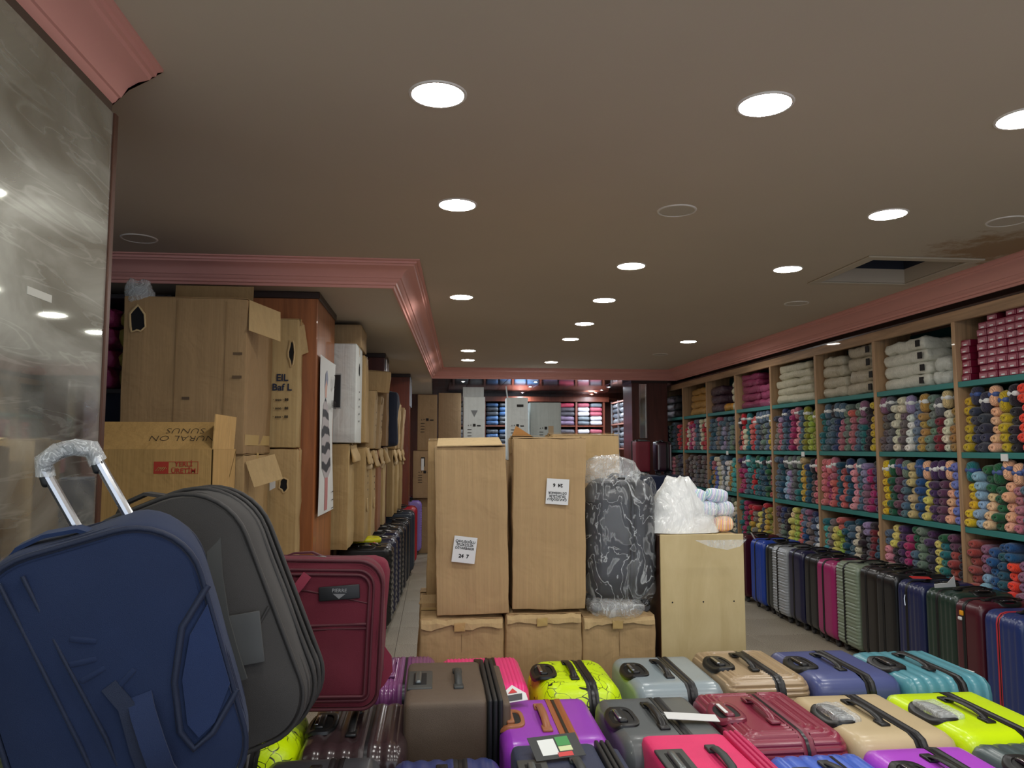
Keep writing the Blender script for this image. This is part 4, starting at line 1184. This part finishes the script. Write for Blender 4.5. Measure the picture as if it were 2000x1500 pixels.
# open box in front
OB = (184, 146, 86)
t = thing('open_carton', 'open golden-brown carton with a tilted top flap and red stamp', 'box', (-1.18, 3.42, .76))
om = card(OB)
a, b, hh = .272, .18, .835
m = MB()
for x0, x1, y0, y1 in ((-a, a, -b, -b + .006), (-a, a, b - .006, b), (-a, -a + .006, -b, b), (a - .006, a, -b, b)): m.box(x0, x1, y0, y1, .004, hh, .001)
m.box(-a, a, -b, b, 0, .006)
m.build('body', om, t, 0)
fm = MB(); M = T(0, -b, hh, -52, 0, 0)
fm.add([(-a, 0, 0), (a, 0, 0), (a - .02, 0, .19), (-a + .035, 0, .19), (-a, .005, 0), (a, .005, 0), (a - .02, .005, .19), (-a + .035, .005, .19)],
       [(0, 1, 2, 3), (7, 6, 5, 4), (0, 4, 5, 1), (1, 5, 6, 2), (2, 6, 7, 3), (3, 7, 4, 0)], M)
fm.build('front_flap', om, t, 0)
text('NURAL ON\nSUNUS', .052, t, M @ T(.13, -.0015, .10, 90, 0, 0) @ T(0, 0, 0, 0, 0, 180), plain((60, 48, 34), .9), 'handwriting', -.0012)
MB().box(-b, b * .8, 0, .005, 0, .145, M=T(a, 0, hh, 0, 0, 90) @ T(0, 0, 0, 3, 0, 0)).build('side_flap', card((198, 158, 96)), t, 0)
MB().box(-a, a, 0, .005, -.16, .0, M=T(0, b, hh, -40, 0, 0)).build('rear_flap', om, t, 0)
RED = plain((168, 52, 34), .8)
fr = MB(); X0, X1, Z0, Z1 = .04, .215, .735, .785
MB().box(X0, X0 + .058, -b - .0015, -b, Z0, Z1).build('red_stamp', RED, t, 0, label='solid red stamp field with a handshake')
for k in range(4): MB().tube([(X0 + .008 + k * .009, -b - .002, Z0 + .012), (X0 + .020 + k * .009, -b - .002, Z0 + .028), (X0 + .030 + k * .007, -b - .002, Z0 + .020)], .0014, 5).build('stamp_line', om, t)
for q in ((X0 + .058, X1, Z1 - .002, Z1), (X0 + .058, X1, Z0, Z0 + .002), (X1 - .002, X1, Z0, Z1)): fr.box(q[0], q[1], -b - .0012, -b, q[2], q[3])
fr.build('stamp_frame', RED, t, 0)
text('YERLİ\nÜRETİM', .027, t, FRONT((X0 + .06 + X1) / 2, -b - .0015, (Z0 + Z1) / 2), RED, 'printed_text', .0005)
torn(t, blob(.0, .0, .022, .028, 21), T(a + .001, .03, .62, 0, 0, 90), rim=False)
carton('carton supporting the open golden-brown one', -1.18, 3.42, 0, .54, .36, .755, c=KC, seed=41)

# upper cartons behind pillar one, seen by their narrow aisle sides
def lrow(xr, y0, y1, z0, z1, label, c=(186, 154, 106), seed=1, lean=0, rz=0, depth=.42, **k):
    return carton(label, xr - depth / 2, (y0 + y1) / 2, z0, depth, y1 - y0, z1 - z0, (0, lean, rz), c=c, seed=seed, **k)
t = carton('white display carton with a black window print, behind the poster pillar', -.86, 6.36, 1.64, .46, .5, .79, c=(226, 230, 226), seed=51, amp=.003)
MB().box(.02, .11, -.256, -.2525, .28, .54).build('window_print', plain((16, 18, 20), .3), t, 0, label='black window print')
MB().box(.015, .115, -.2545, -.2515, .27, .55).build('window_border', plain((170, 174, 172), .4), t, 0)
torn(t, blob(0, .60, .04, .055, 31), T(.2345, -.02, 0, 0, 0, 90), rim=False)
for k in range(5): text('▪▪', .05, t, SIDE(.2365, -.02, .42 - .06 * k), INK, 'printed_text')
carton('tan carton lying on the white display carton', -.80, 6.62, 2.435, .36, .5, .19, c=(180, 150, 110), seed=52, tape=False)
seq = [(-.60, 6.66, 7.05, 1.64, 2.40, 2, 'tall tan carton right behind the white display carton'),
       (-.57, 7.10, 7.42, 1.60, 2.14, 5, 'leaning tan carton with printed icons, second behind the white one'),
       (-.55, 7.48, 7.85, 1.60, 2.12, 6, 'leaning tan carton with printed lines, third behind the white one'),
       (-.50, 7.90, 8.3, 1.62, 2.30, 3, 'thin tall tan carton under the first mirror strip'),
       (-.48, 9.25, 9.6, 1.60, 2.18, 7, 'dark-topped tan carton past the second pillar'),
       (-.46, 9.65, 10.0, 1.60, 2.16, 5, 'tan carton between the second and third pillars'),
       (-.44, 10.1, 10.7, 1.58, 2.14, 6, 'last upper tan carton before the third pillar')]
for i, (xr, y0, y1, z0, z1, ln, lb) in enumerate(seq):
    t = lrow(xr, y0, y1, z0, z1, lb, c=[(192, 160, 110), (184, 156, 112), (180, 150, 108), (150, 118, 82)][i % 4], seed=55 + i, lean=ln - 3, depth=.36, amp=.014)
    if i in (1, 2): 
        for k in range(4): text('▪ ▪', .05, t, SIDE(.186, 0, .34 - .06 * k), INK, 'printed_text')
    if i in (2, 5): torn(t, blob(0, .1, .03, .06, 60 + i), T(.182, .02, .02, 0, 0, 90))
carton('small carton lying across the leaning printed ones', -.60, 7.48, 2.15, .3, .42, .20, (6, 4, 4), c=(178, 148, 104), seed=66, tape=False)
mats = thing('garment_bale', 'dark blue folded bundle standing between the upper cartons', 'bundle', (-.52, 8.42, 1.62))
MB().rbox(.24, .18, .60, .05, (3, 3, 6), lambda p, n: .02 * nz(p, 12), c=(0, 0, .30)).build('folded_cloth', fabric((34, 42, 62)), mats)
seq = [(-.68, 6.14, 6.62, .80, 1.63, 'lower tan carton beneath the white display carton'),
       (-.60, 6.66, 7.12, .80, 1.60, 'lower tan carton with printed lines, second beyond the poster pillar'),
       (-.58, 7.16, 7.62, .78, 1.57, 'lower torn tan carton with a black hole near the aisle suitcases'),
       (-.56, 7.66, 8.10, .78, 1.58, 'lower reddish-brown carton near the aisle suitcases'),
       (-.54, 8.14, 8.52, .78, 1.59, 'lower tan carton just before the second pillar'),
       (-.50, 9.22, 9.66, .78, 1.58, 'lower tan carton just past the second pillar'),
       (-.47, 9.70, 10.15, .78, 1.58, 'lower tan carton in the far part of the left aisle'),
       (-.45, 10.2, 10.8, .78, 1.57, 'lower tan carton just before the third pillar')]
for i, (xr, y0, y1, z0, z1, lb) in enumerate(seq):
    cc = (160, 110, 80) if i == 3 else [(196, 166, 114), (184, 154, 104)][i % 2]
    t = lrow(xr, y0, y1, z0, z1, lb, c=cc, seed=75 + i, depth=.42, amp=.016)
    if i in (1, 2):
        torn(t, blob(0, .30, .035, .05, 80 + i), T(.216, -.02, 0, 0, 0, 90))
        MB().box(-.13, .13, 0, .004, -.17, 0, M=T(.216, 0, .77, 25 + 10 * i, 0, 86)).build('hanging_flap', card((190, 160, 110)), t, 0)
        for k in range(3): text('▪▪', .05, t, SIDE(.2165, .03, .55 - .06 * k), INK, 'printed_text')
    def cr(p, n, k=i): return .022 * nz(p, 9, k) + .012 * nz(p, 24, k)
    MB().rbox(.02, min(.34, y1 - y0), .15, .008, (1, 8, 5), cr, M=T(.225, .02, z1 - z0 - .07, 0, -14, 0)).build('torn_flap', card((200, 170, 120)), t, 1.)
    if i % 2: MB().rbox(.06, .10, .07, .02, (3, 4, 4), cr, c=(.21, .10, z1 - z0 - .16)).build('torn_scrap', card((214, 190, 150)), t, 1.)
    lrow(-.90 + .036 * (y0 - 6.9), y0, y1, 0, z0 - .002, f'floor carton behind the aisle suitcases, {CN[i]} from the poster pillar', c=KC, seed=95 + i, depth=.40)

# cartons standing at the back end
BC = (168, 138, 100)
WG = (206, 212, 210)
def bcart(x0, x1, zb_, zt, y, label, c, seed, mark=True, **k):
    t = carton(label, (x0 + x1) / 2, y + .15, zb_, x1 - x0, .3, zt - zb_, c=c, seed=seed, amp=.004, tape=False, **k)
    if mark:
        H_ = zt - zb_
        text('▴ ▾ ■ ▬', .055, t, FRONT(0, -.157, H_ * .55), INK, 'printed_text')
        for q in range(4): MB().box(-.1, -.04, -.1565, -.155, H_ * (.48 - .05 * q), H_ * (.48 - .05 * q) + .008).build('printed_line', INK, t, 0)
    return t
t = bcart(-.27, .03, 1.56, 2.42, 11.75, 'brown carton with black icons standing at the back, left one', BC, 121)
bcart(.05, .40, 1.56, 2.45, 11.78, 'plain brown rounded carton standing at the back', (160, 130, 96), 122, False)
t = bcart(-.33, .03, .84, 1.555, 11.70, 'brown carton with a white cut-out under the back pair', (172, 142, 104), 123)
MB().box(-.06, .0, -.158, -.155, .48, .62).build('handle_hole_shade', plain((60, 50, 40), .8), t, 0)  # dark plate paints the shade inside the hand hole
MB().box(-.055, -.015, -.160, -.157, .42, .60).build('paper_piece', PAPER, t, 0)
bcart(.05, .42, .84, 1.555, 11.78, 'plain brown carton beneath the rounded one at the back', BC, 124, False)
bcart(-.33, .42, .0, .835, 11.80, 'wide carton at floor level under the back brown ones', BC, 125, False)
t = bcart(.42, .74, 1.42, 2.36, 11.3, 'pale grey carton with black triangle print near the back, left', WG, 126)
MB().poly([(-.05, .74), (.05, .74), (.0, .64)], .001, T(0, -.1575, 0)).build('triangle_print', plain((110, 114, 116), .6), t, 0)
MB().box(-.16, .16, 0, .004, 0, .17, M=T(0, .14, .94)).build('raised_flap', card(WG), t, 0)
t = bcart(1.08, 1.40, 1.42, 2.36, 11.4, 'pale grey carton with a slot handle near the back, middle', WG, 127)
MB().rbox(.1, .004, .035, .0015, (2, 1, 1), c=(.04, -.158, .82)).build('slot_handle', INK, t)
MB().box(-.02, .02, 0, .004, 0, .18, M=T(-.15, -.14, .94, 0, -18, 60)).build('raised_flap', card(WG), t, 0)
t = bcart(1.46, 1.94, 1.42, 2.30, 11.6, 'wide pale grey carton near the back, right of the slot one', (186, 194, 190), 128)
MB().box(.04, .12, -.158, -.156, .38, .52).build('brown_sticker', plain((176, 152, 118), .6), t, 0)
for x0, x1, y, lb in ((.42, .74, 11.3, 'left'), (1.08, 1.40, 11.4, 'middle'), (1.46, 1.94, 11.6, 'right')):
    carton(f'brown carton of the upper tier beneath the {lb} pale grey one', (x0 + x1) / 2, y + .15, .70, x1 - x0, .3, .715, c=BC, seed=130 + x0)
    carton(f'brown carton at floor level beneath the {lb} pale grey one', (x0 + x1) / 2, y + .15, 0, x1 - x0, .3, .697, c=BC, seed=140 + x0)

# ------------------------------------------------------------------ dark recess at the left with bagged wool
rs = thing('shelving', 'dark shelving in the shadowy recess beside the mirror', 'shelves', (-2.17, 5.3, 0))
DW = plain((44, 40, 44), .6)
for z in (.7, 1.4, 1.98, 2.60): MB().box(-.42, .42, -.2, .28, z - .03, z, .003).build('shelf', DW, rs, 0)
for x in (-.42, .42): MB().box(x - .02, x + .02, -.2, .28, 0, 2.6, .003).build('post', DW, rs, 0)
MB().box(-.4, .4, -.19, -.17, 0, 1.95).build('curtain', fabric((18, 26, 48)), rs, 0)
for k in range(3):
    for j in range(4):
        cc = [(206, 72, 140), (190, 66, 126), (150, 140, 60)][k]
        o = pillow(.22, .30, .135, k * 7 + j, .02).build('wool_bale', wrapped(cc), None, 1.2)
        o.location = (-2.42 + .235 * k, 5.26, 1.985 + .07 + j * .132)
        tag(o, f'{["dark pink", "wine pink", "olive"][k]} bagged wool in the recess, {ORD[j]} up in its pile', 'wool bale', 'bagged wool in the dark recess')

# ================================================================== FILM-WRAPPED SUITCASE
t = suitcase('tall black suitcase wrapped in crumpled clear plastic film on a carton', .885, Y0 + .14, .34, .26, .63, 0, (44, 46, 52), None, z0=.822, tip=(0, 1.5), rough=.5, lite=True, tele=False, name='wrapped_suitcase', re=.09, rc=.12)
def crumple(p, n):
    return .012 * nz(p, 9, 3) + .010 * nz(p, 22, 8) + (.01 if p.z > .2 else 0)
MB().rbox(.372, .29, .68, .12, (16, 12, 26), crumple, c=(0, 0, .325)).build('film_wrap', film(dens=.05, streak=.55, scale=8.), t, 1.2, label='crumpled clear plastic film')
m = MB().rbox(.27, .22, .13, .06, (12, 8, 6), lambda p, n: .024 * nz(p, 16, 3) + .012 * nz(p, 40, 8), c=(-.045, 0, .665))
m.build('film_wrap', film(dens=.22, streak=.6, scale=12.), t, 1.2)
m = MB().rbox(.26, .16, .07, .03, (10, 6, 4), lambda p, n: .016 * nz(p, 22, 5), c=(-.03, -.09, .025))
m.build('film_wrap', film(dens=.25, streak=.7, scale=12.), t, 1.2)

# white plastic bag with pastel wool on the cabinet
pb = thing('plastic_bag', 'crumpled translucent white plastic bag on the chipboard cabinet', 'bag', (1.235, Y0 + .16, 1.187))
BAGM = film((250, 252, 248), .84, .98, 8.)
loops = []
n = 30
for k in range(13):
    v = k / 12; rx = .17 * (1 - .66 * v ** 1.3) + .0; ry = .13 * (1 - .6 * v)
    zz = .26 * v
    loops.append([(-.05 + .02 * v + rx * cos(q) * (1 + .12 * nz((cos(q), sin(q), v * 3), 2.4, 1)) + (.0 if cos(q) < 0 else .06 * (1 - v)), ry * sin(q) * (1 + .25 * nz((cos(q), sin(q), v * 3), 3.4, 6)), zz + (.03 * v * nz((cos(q), sin(q), 0), 3, 2)) + .003) for q in [2 * pi * i / n for i in range(n)]])
MB().loft(loops, True, True).build('bag_film', BAGM, pb, 1.2)
m = MB().rbox(.22, .15, .15, .06, (8, 6, 5), lambda p, n: .02 * nz(p, 16, 3) + .01 * nz(p, 40, 8), c=(.14, -.01, .075)); m.build('bag_film', film((240, 244, 242), .22, .6, 12.), pb, 1.2)
MB().poly([(-.09, 0), (.15, .0), (.12, -.03), (.06, -.045), (-.02, -.03)], .0015, T(.02, -.362 + .0, .0, 4)).build('hanging_fold', film((240, 244, 242), .25, .6, 20.), pb, 0)
pc = N('pastel_variegated_yarn')
wv = pc.n('ShaderNodeTexWave'); wv.inputs['Scale'].default_value = 9; wv.inputs['Distortion'].default_value = 3
pc.l(pc.coord((1, 1, 1.3)), wv.inputs['Vector'])
pc.base(pc.ramp(wv.outputs[0], [(0, lin((250, 250, 250))), (.25, lin((190, 170, 230))), (.42, lin((250, 250, 252))), (.6, lin((120, 170, 225))), (.72, lin((250, 250, 245))), (.88, lin((110, 200, 190))), (1, lin((255, 255, 255)))]))
pc.set(Roughness=.9); pc.bump(pc.noise(120, 2), .4, .004)
po_ = N('peach_variegated_yarn')
wv = po_.n('ShaderNodeTexWave'); wv.inputs['Scale'].default_value = 9; wv.inputs['Distortion'].default_value = 3
po_.l(po_.coord((1, 1, 1.3)), wv.inputs['Vector'])
po_.base(po_.ramp(wv.outputs[0], [(0, lin((255, 240, 200))), (.3, lin((255, 170, 110))), (.55, lin((250, 236, 214))), (.8, lin((220, 130, 160))), (1, lin((255, 214, 130)))]))
po_.set(Roughness=.9)
def baby(x, y, z, L, r, mt, lb, rz=0, ry=0):
    m = MB().rbox(L, r * 2, r * 1.9, r * .9, (4, 3, 3), lambda p, n: .004 * nz(p, 25, x * 9))
    tag_ = m.build('yarn_skein', mt, None, 1.2); tag_.location = (x, y, z); tag_.rotation_euler = (0, R(ry), R(rz))
    tag(tag_, lb, 'yarn', 'pastel skeins in the plastic bag')
baby(1.30, Y0 + .11, 1.228, .11, .040, po_.m, 'peach and yellow striped skein low in the white bag, left one', 8)
baby(1.42, Y0 + .11, 1.228, .10, .040, po_.m, 'peach and yellow striped skein low in the white bag, right one', -6)
baby(1.33, Y0 + .13, 1.300, .14, .040, pc.m, 'lilac and blue striped skein in the middle of the bag', 5)
baby(1.44, Y0 + .15, 1.300, .10, .040, pc.m, 'mint and white striped skein at the bag edge', 20)
baby(1.28, Y0 + .14, 1.368, .13, .038, pc.m, 'lilac and white striped skein topmost in the bag', -14, 14)
baby(1.40, Y0 + .14, 1.365, .12, .036, pc.m, 'violet and mint striped skein on top beside the other', 10, 10)

# ================================================================== SOFT TRAVEL BAGS (front left)
def bag_loop(hw_, hh_, rt, rb, n=72):
    """outline in xz: big top radius rt, bottom radius rb"""
    P = []
    def arc(cx, cz, r, a0, a1, k):
        for i in range(k): 
            a = a0 + (a1 - a0) * i / k; P.append((cx + r * cos(a), cz + r * sin(a), cos(a), sin(a)))
    k = n // 8
    arc(hw_ - rb, -hh_ + rb, rb, -pi / 2, 0, k)
    for i in range(k): f = i / k; P.append((hw_, -hh_ + rb + (2 * hh_ - rb - rt) * f, 1, 0))
    arc(hw_ - rt, hh_ - rt, rt, 0, pi / 2, k)
    for i in range(k): f = i / k; P.append((hw_ - rt - (2 * hw_ - 2 * rt) * f, hh_, 0, 1))
    arc(-hw_ + rt, hh_ - rt, rt, pi / 2, pi, k)
    for i in range(k): f = i / k; P.append((-hw_, hh_ - rt - (2 * hh_ - rb - rt) * f, -1, 0))
    arc(-hw_ + rb, -hh_ + rb, rb, pi, 1.5 * pi, k)
    for i in range(k): f = i / k; P.append((-hw_ + rb + (2 * hw_ - 2 * rb) * f, -hh_, 0, -1))
    return P
def travel_bag(label, loc, rot, w_, h_, d_, rt, rb, c, seed, dome=.03):
    t = thing('travel_bag', label, 'travel bag', loc, rot)
    mt = fabric(c); pip = fabric(tuple(int(v * .8) for v in c), .6)
    base = bag_loop(w_ / 2, h_ / 2, rt, rb)
    def ring(ins, y, wob=0):
        return [(x - nx * ins + wob * nz((x, y, z), 6, seed), y, z - nz_ * ins + wob * nz((x, z, y), 6, seed + 3)) for x, z, nx, nz_ in base]
    # gusset body
    L = [ring(.02, d_ / 2, .006), ring(.004, d_ / 2 - .01, .006)] + [ring(-.004 - .006 * sin(pi * k / 8), d_ / 2 - .01 - (d_ - .02) * k / 8, .012) for k in range(1, 8)] + [ring(.003, -d_ / 2 + .01, .004), ring(.010, -d_ / 2, .0)]
    MB().loft(L, True, False).build('body', mt, t, 1.)
    # domed front panel
    L = []
    for k in range(9):
        f = k / 9
        L.append([(x * (1 - f) * .98, -d_ / 2 - dome * (1 - (1 - f) ** 3) + .006 * nz((x * (1 - f), 0, z * (1 - f)), 9, seed), z * (1 - f) * .98) for x, z, _, _ in base])
    MB().loft(L, False, True).build('front_panel', mt, t, 1.2)
    for y, r in ((-d_ / 2 + .002, .006), (-d_ / 2 + .05, .0045), (-d_ / 2 + .075, .0045), (d_ / 2 - .01, .0055)):
        MB().tube([(x, y, z) for x, z, _, _ in ring2(base, -.003 if y < 0 else .0)], r, 6, closed=True).build('piping' if r > .005 else 'zipper', pip, t, 1.2)
    return t, mt, pip
def ring2(base, ins): return [(x - nx * ins, z - nz_ * ins, nx, nz_) for x, z, nx, nz_ in base]
def seam(t, pts, y, r, mt, name='seam'):
    return MB().tube([(x, y(x, z) if callable(y) else y, z) for x, z in pts], r, 6).build(name, mt, t, 1.2)
def strap(t, P, w_, th, mt, name, lab=None, ax=0):
    """flat ribbon along 3d points, width across x/z plane"""
    m = MB(); L = []
    P = [Vector(p) for p in P]
    for i, p in enumerate(P):
        d = (P[min(i + 1, len(P) - 1)] - P[max(i - 1, 0)]).normalized(); s_ = (Vector((0, 1, 0)) if ax else d.cross(Vector((0, 1, 0))).normalized()) * w_ / 2
        u = s_.cross(d).normalized() * th / 2
        L.append([tuple(p - s_ - u), tuple(p + s_ - u), tuple(p + s_ + u), tuple(p - s_ + u)])
    m.loft(L); o = m.build(name, mt, t, .9)
    if lab: o['label'] = lab
    return o
def trolley(t, xa, xb, y, z0, z1, grip=True, lean=0, wrap=True, r=.0085, name='telescopic_pole', lx=0):
    for x in (xa, xb):
        MB().tube([(x - lx, y, z0), (x, y + lean, z1)], r, 10).build(name, CHROME, t)
        MB().rbox(.026, .024, .03, .008, (1, 1, 1), c=(x, y + lean, z1 - .02)).build('pole_joint', BLACK, t)
    if grip:
        P = [(xa, y + lean, z1), (xa + .01, y + lean, z1 + .022), (xa + .035, y + lean, z1 + .03), (xb - .035, y + lean, z1 + .03), (xb - .01, y + lean, z1 + .022), (xb, y + lean, z1)]
        MB().tube(P, .013, 10).build('grip', BLACK, t)
        if wrap:
            Q = [(xa - .002, y + lean, z1 - .012), (xa + .006, y + lean, z1 + .02), (xa + .034, y + lean, z1 + .032), ((xa + xb) / 2, y + lean, z1 + .034), (xb - .034, y + lean, z1 + .032), (xb - .006, y + lean, z1 + .02), (xb + .002, y + lean, z1 - .012)]
            m = MB().tube(Q, .019, 14); m.v = [tuple(Vector(v) + Vector((nz(v, 60, 1), nz(v, 60, 5), nz(v, 60, 9))) * .006) for v in m.v]
            m.build('film_wrap', film(dens=.35, streak=.8, scale=30.), t, 1.2)

# blue bag
BL = (9, 32, 68)
t, mt, pip = travel_bag('large navy blue soft travel bag leaning with its chrome trolley handle out', (-.655, 1.72, 1.132), (5, -16, 13), .41, .60, .20, .13, .13, BL, 2)
yf = lambda x, z: -.1 - .03 * (1 - max(abs(x) / .205, abs(z) / .30) ** 3) - .002
seam(t, [(-.13, .27), (-.10, .10), (-.075, -.08), (-.06, -.285)], yf, .004, pip)
seam(t, [(-.09, .27), (-.06, .10), (-.03, -.08), (-.02, -.29)], yf, .004, pip)
seam(t, [(.215, .14), (.15, .08), (.11, -.02), (.095, -.12), (.11, -.165), (.15, -.15), (.215, -.09)], yf, .007, pip, 'pocket_seam')
MB().loft([[(x, yf(x, z) - o_, z) for x, z in ((.205, .105), (.16, .06), (.125, -.02), (.112, -.11), (.125, -.145), (.16, -.13), (.205, -.07))] for o_ in (.0, .006)], True, True).build('side_pocket', fabric((15, 38, 78)), t, .5)
strap(t, [(.045, -.130, -.02), (.046, -.150, -.05), (.048, -.155, -.11), (.05, -.150, -.17), (.05, -.130, -.19)], .045, .006, fabric((22, 40, 76)), 'front_handle')
strap(t, [(.0, -.133, .02), (.02, -.139, -.03), (.018, -.139, -.12), (.02, -.135, -.16)], .03, .005, pip, 'handle_flap')
strap(t, [(-.13, -.0, .295), (-.11, -.0, .312), (-.06, -.0, .322), (.0, -.0, .315), (.02, -.0, .30)], .05, .008, fabric((20, 44, 84)), 'carry_handle', ax=1)
MB().rbox(.05, .06, .03, .01, (2, 2, 1), c=(-.175, -.05, .235)).build('corner_bracket', plain((120, 124, 128), .4), t)
for k, (x, z) in enumerate(((-.02, .12), (-.03, .08), (-.02, .05), (.03, .02))):
    MB().rbox(.05, .01, .012, .004, (4, 1, 1), lambda p, n: .002 * nz(p, 60, 1), M=T(x, yf(x, z) + .002, z, 0, 25 - 20 * k, 0)).build('fabric_fold', mt, t, 1.2)
trolley(t, -.045, .055, .05, .27, .445, lean=.02, lx=-.04, r=.011)
MB().tube([(-.178, -.06, .24), (-.195, -.06, .30), (-.25, -.06, .47)], .012, 10).build('side_pole', CHROME, t, label='bare chrome pole at the bag corner')
# grey bag
t, mt, pip = travel_bag('dark grey soft travel bag with side strap leaning behind the blue one', (-.595, 2.06, 1.155), (0, -22, -3), .43, .64, .22, .16, .11, (60, 58, 56), 5, .035)
yg = lambda x, z: -.11 - .035 * (1 - max(abs(x) / .215, abs(z) / .32) ** 3) - .002
seam(t, [(-.12, .25), (-.10, .0), (-.09, -.3)], yg, .0035, pip)
seam(t, [(-.05, .27), (-.03, .0), (-.01, -.3)], yg, .0035, pip)
seam(t, [(.21, -.02), (.12, -.10), (.06, -.20), (.04, -.29)], yg, .004, pip)
gp = plain((70, 71, 70), .6)
MB().rbox(.135, .006, .12, .002, (4, 1, 4), M=T(.115, -.15, -.06, 0, 14, 8)).build('side_patch', gp, t, .8)
MB().rbox(.022, .008, .125, .002, (1, 1, 3), M=T(.055, -.153, -.045, 0, 14, 8)).build('patch_edge', BLACK, t, .8)
strap(t, [(.15, -.115, .20), (.13, -.150, .10), (.115, -.165, .0), (.11, -.17, -.08), (.105, -.165, -.15)], .034, .006, gp, 'side_handle')
strap(t, [(-.09, -.02, .325), (-.06, -.03, .352), (.0, -.03, .355), (.04, -.02, .33)], .045, .008, pip, 'carry_handle', ax=1)
for dy in (-.02, .03, .08):
    MB().tube([(x, dy, z) for x, z, _, _ in ring2(bag_loop(.215, .32, .16, .11), -.012)], .006, 6, closed=True).build('zipper', pip, t, 1.2)
# burgundy bag
t, mt, pip = travel_bag('burgundy soft travel bag with black name badge standing behind the grey one', (-.42, 2.66, .995), (-3, 2, 3), .48, .46, .20, .08, .05, (98, 20, 38), 8, .022)
yh = lambda x, z: -.1 - .022 * (1 - max(abs(x) / .24, abs(z) / .23) ** 3) - .003
seam(t, [(-.2, .02), (0, .03), (.2, .035)], yh, .005, pip, 'pocket_zip')
seam(t, [(-.2, .008), (0, .018), (.2, .022)], yh, .004, pip, 'pocket_zip')
seam(t, [(-.01, .01), (-.02, -.12), (-.03, -.22)], yh, .003, pip)
seam(t, [(-.2, .15), (0, .14), (.2, .10)], yh, .003, pip)
for dd in (.0, .014):
    bl = ring2(bag_loop(.24, .23, .08, .05), .026 + dd)
    MB().tube([(x, -.108 - dd * .5, z) for x, z, _, _ in bl], .005, 6, closed=True).build('zipper', pip, t, 1.2)
strap(t, [(.0, -.122, .19), (-.02, -.145, .16), (-.06, -.15, .11), (-.09, -.13, .06)], .03, .006, fabric((122, 32, 54)), 'front_strap')
MB().rbox(.13, .008, .045, .003, (2, 1, 1), M=T(.105, -.126, .135, 0, -5, 0)).build('name_badge', plain((22, 22, 24), .5), t, .8, label='black name badge')
text('PIERRE', .016, t, FRONT(.105, -.131, .142), plain((150, 150, 150), .5), 'lettering')
MB().poly([(-.02, 0), (.02, 0), (0, -.016)], .0012, T(.105, -.1305, .132)).build('badge_triangle', plain((120, 120, 120), .5), t, 0)
MB().rbox(.40, .10, .44, .07, (4, 3, 5), lambda p, n: .01 * nz(p, 8, 2), c=(.06, .15, .01)).build('rear_compartment', fabric((116, 28, 50)), t, 1.2)
strap(t, [(.23, .03, -.05), (.27, .02, -.10), (.275, .02, -.14), (.25, .02, -.18), (.23, .02, -.20)], .03, .006, fabric((122, 32, 54)), 'side_handle')
strap(t, [(-.10, .0, .232), (-.06, .0, .248), (.0, .0, .252), (.05, .0, .232)], .03, .006, pip, 'carry_handle', ax=1)
MB().tube([(.00, -.04, .238), (.03, -.05, .242), (.05, -.045, .240)], .004, 6).build('zip_pull', CHROME, t)
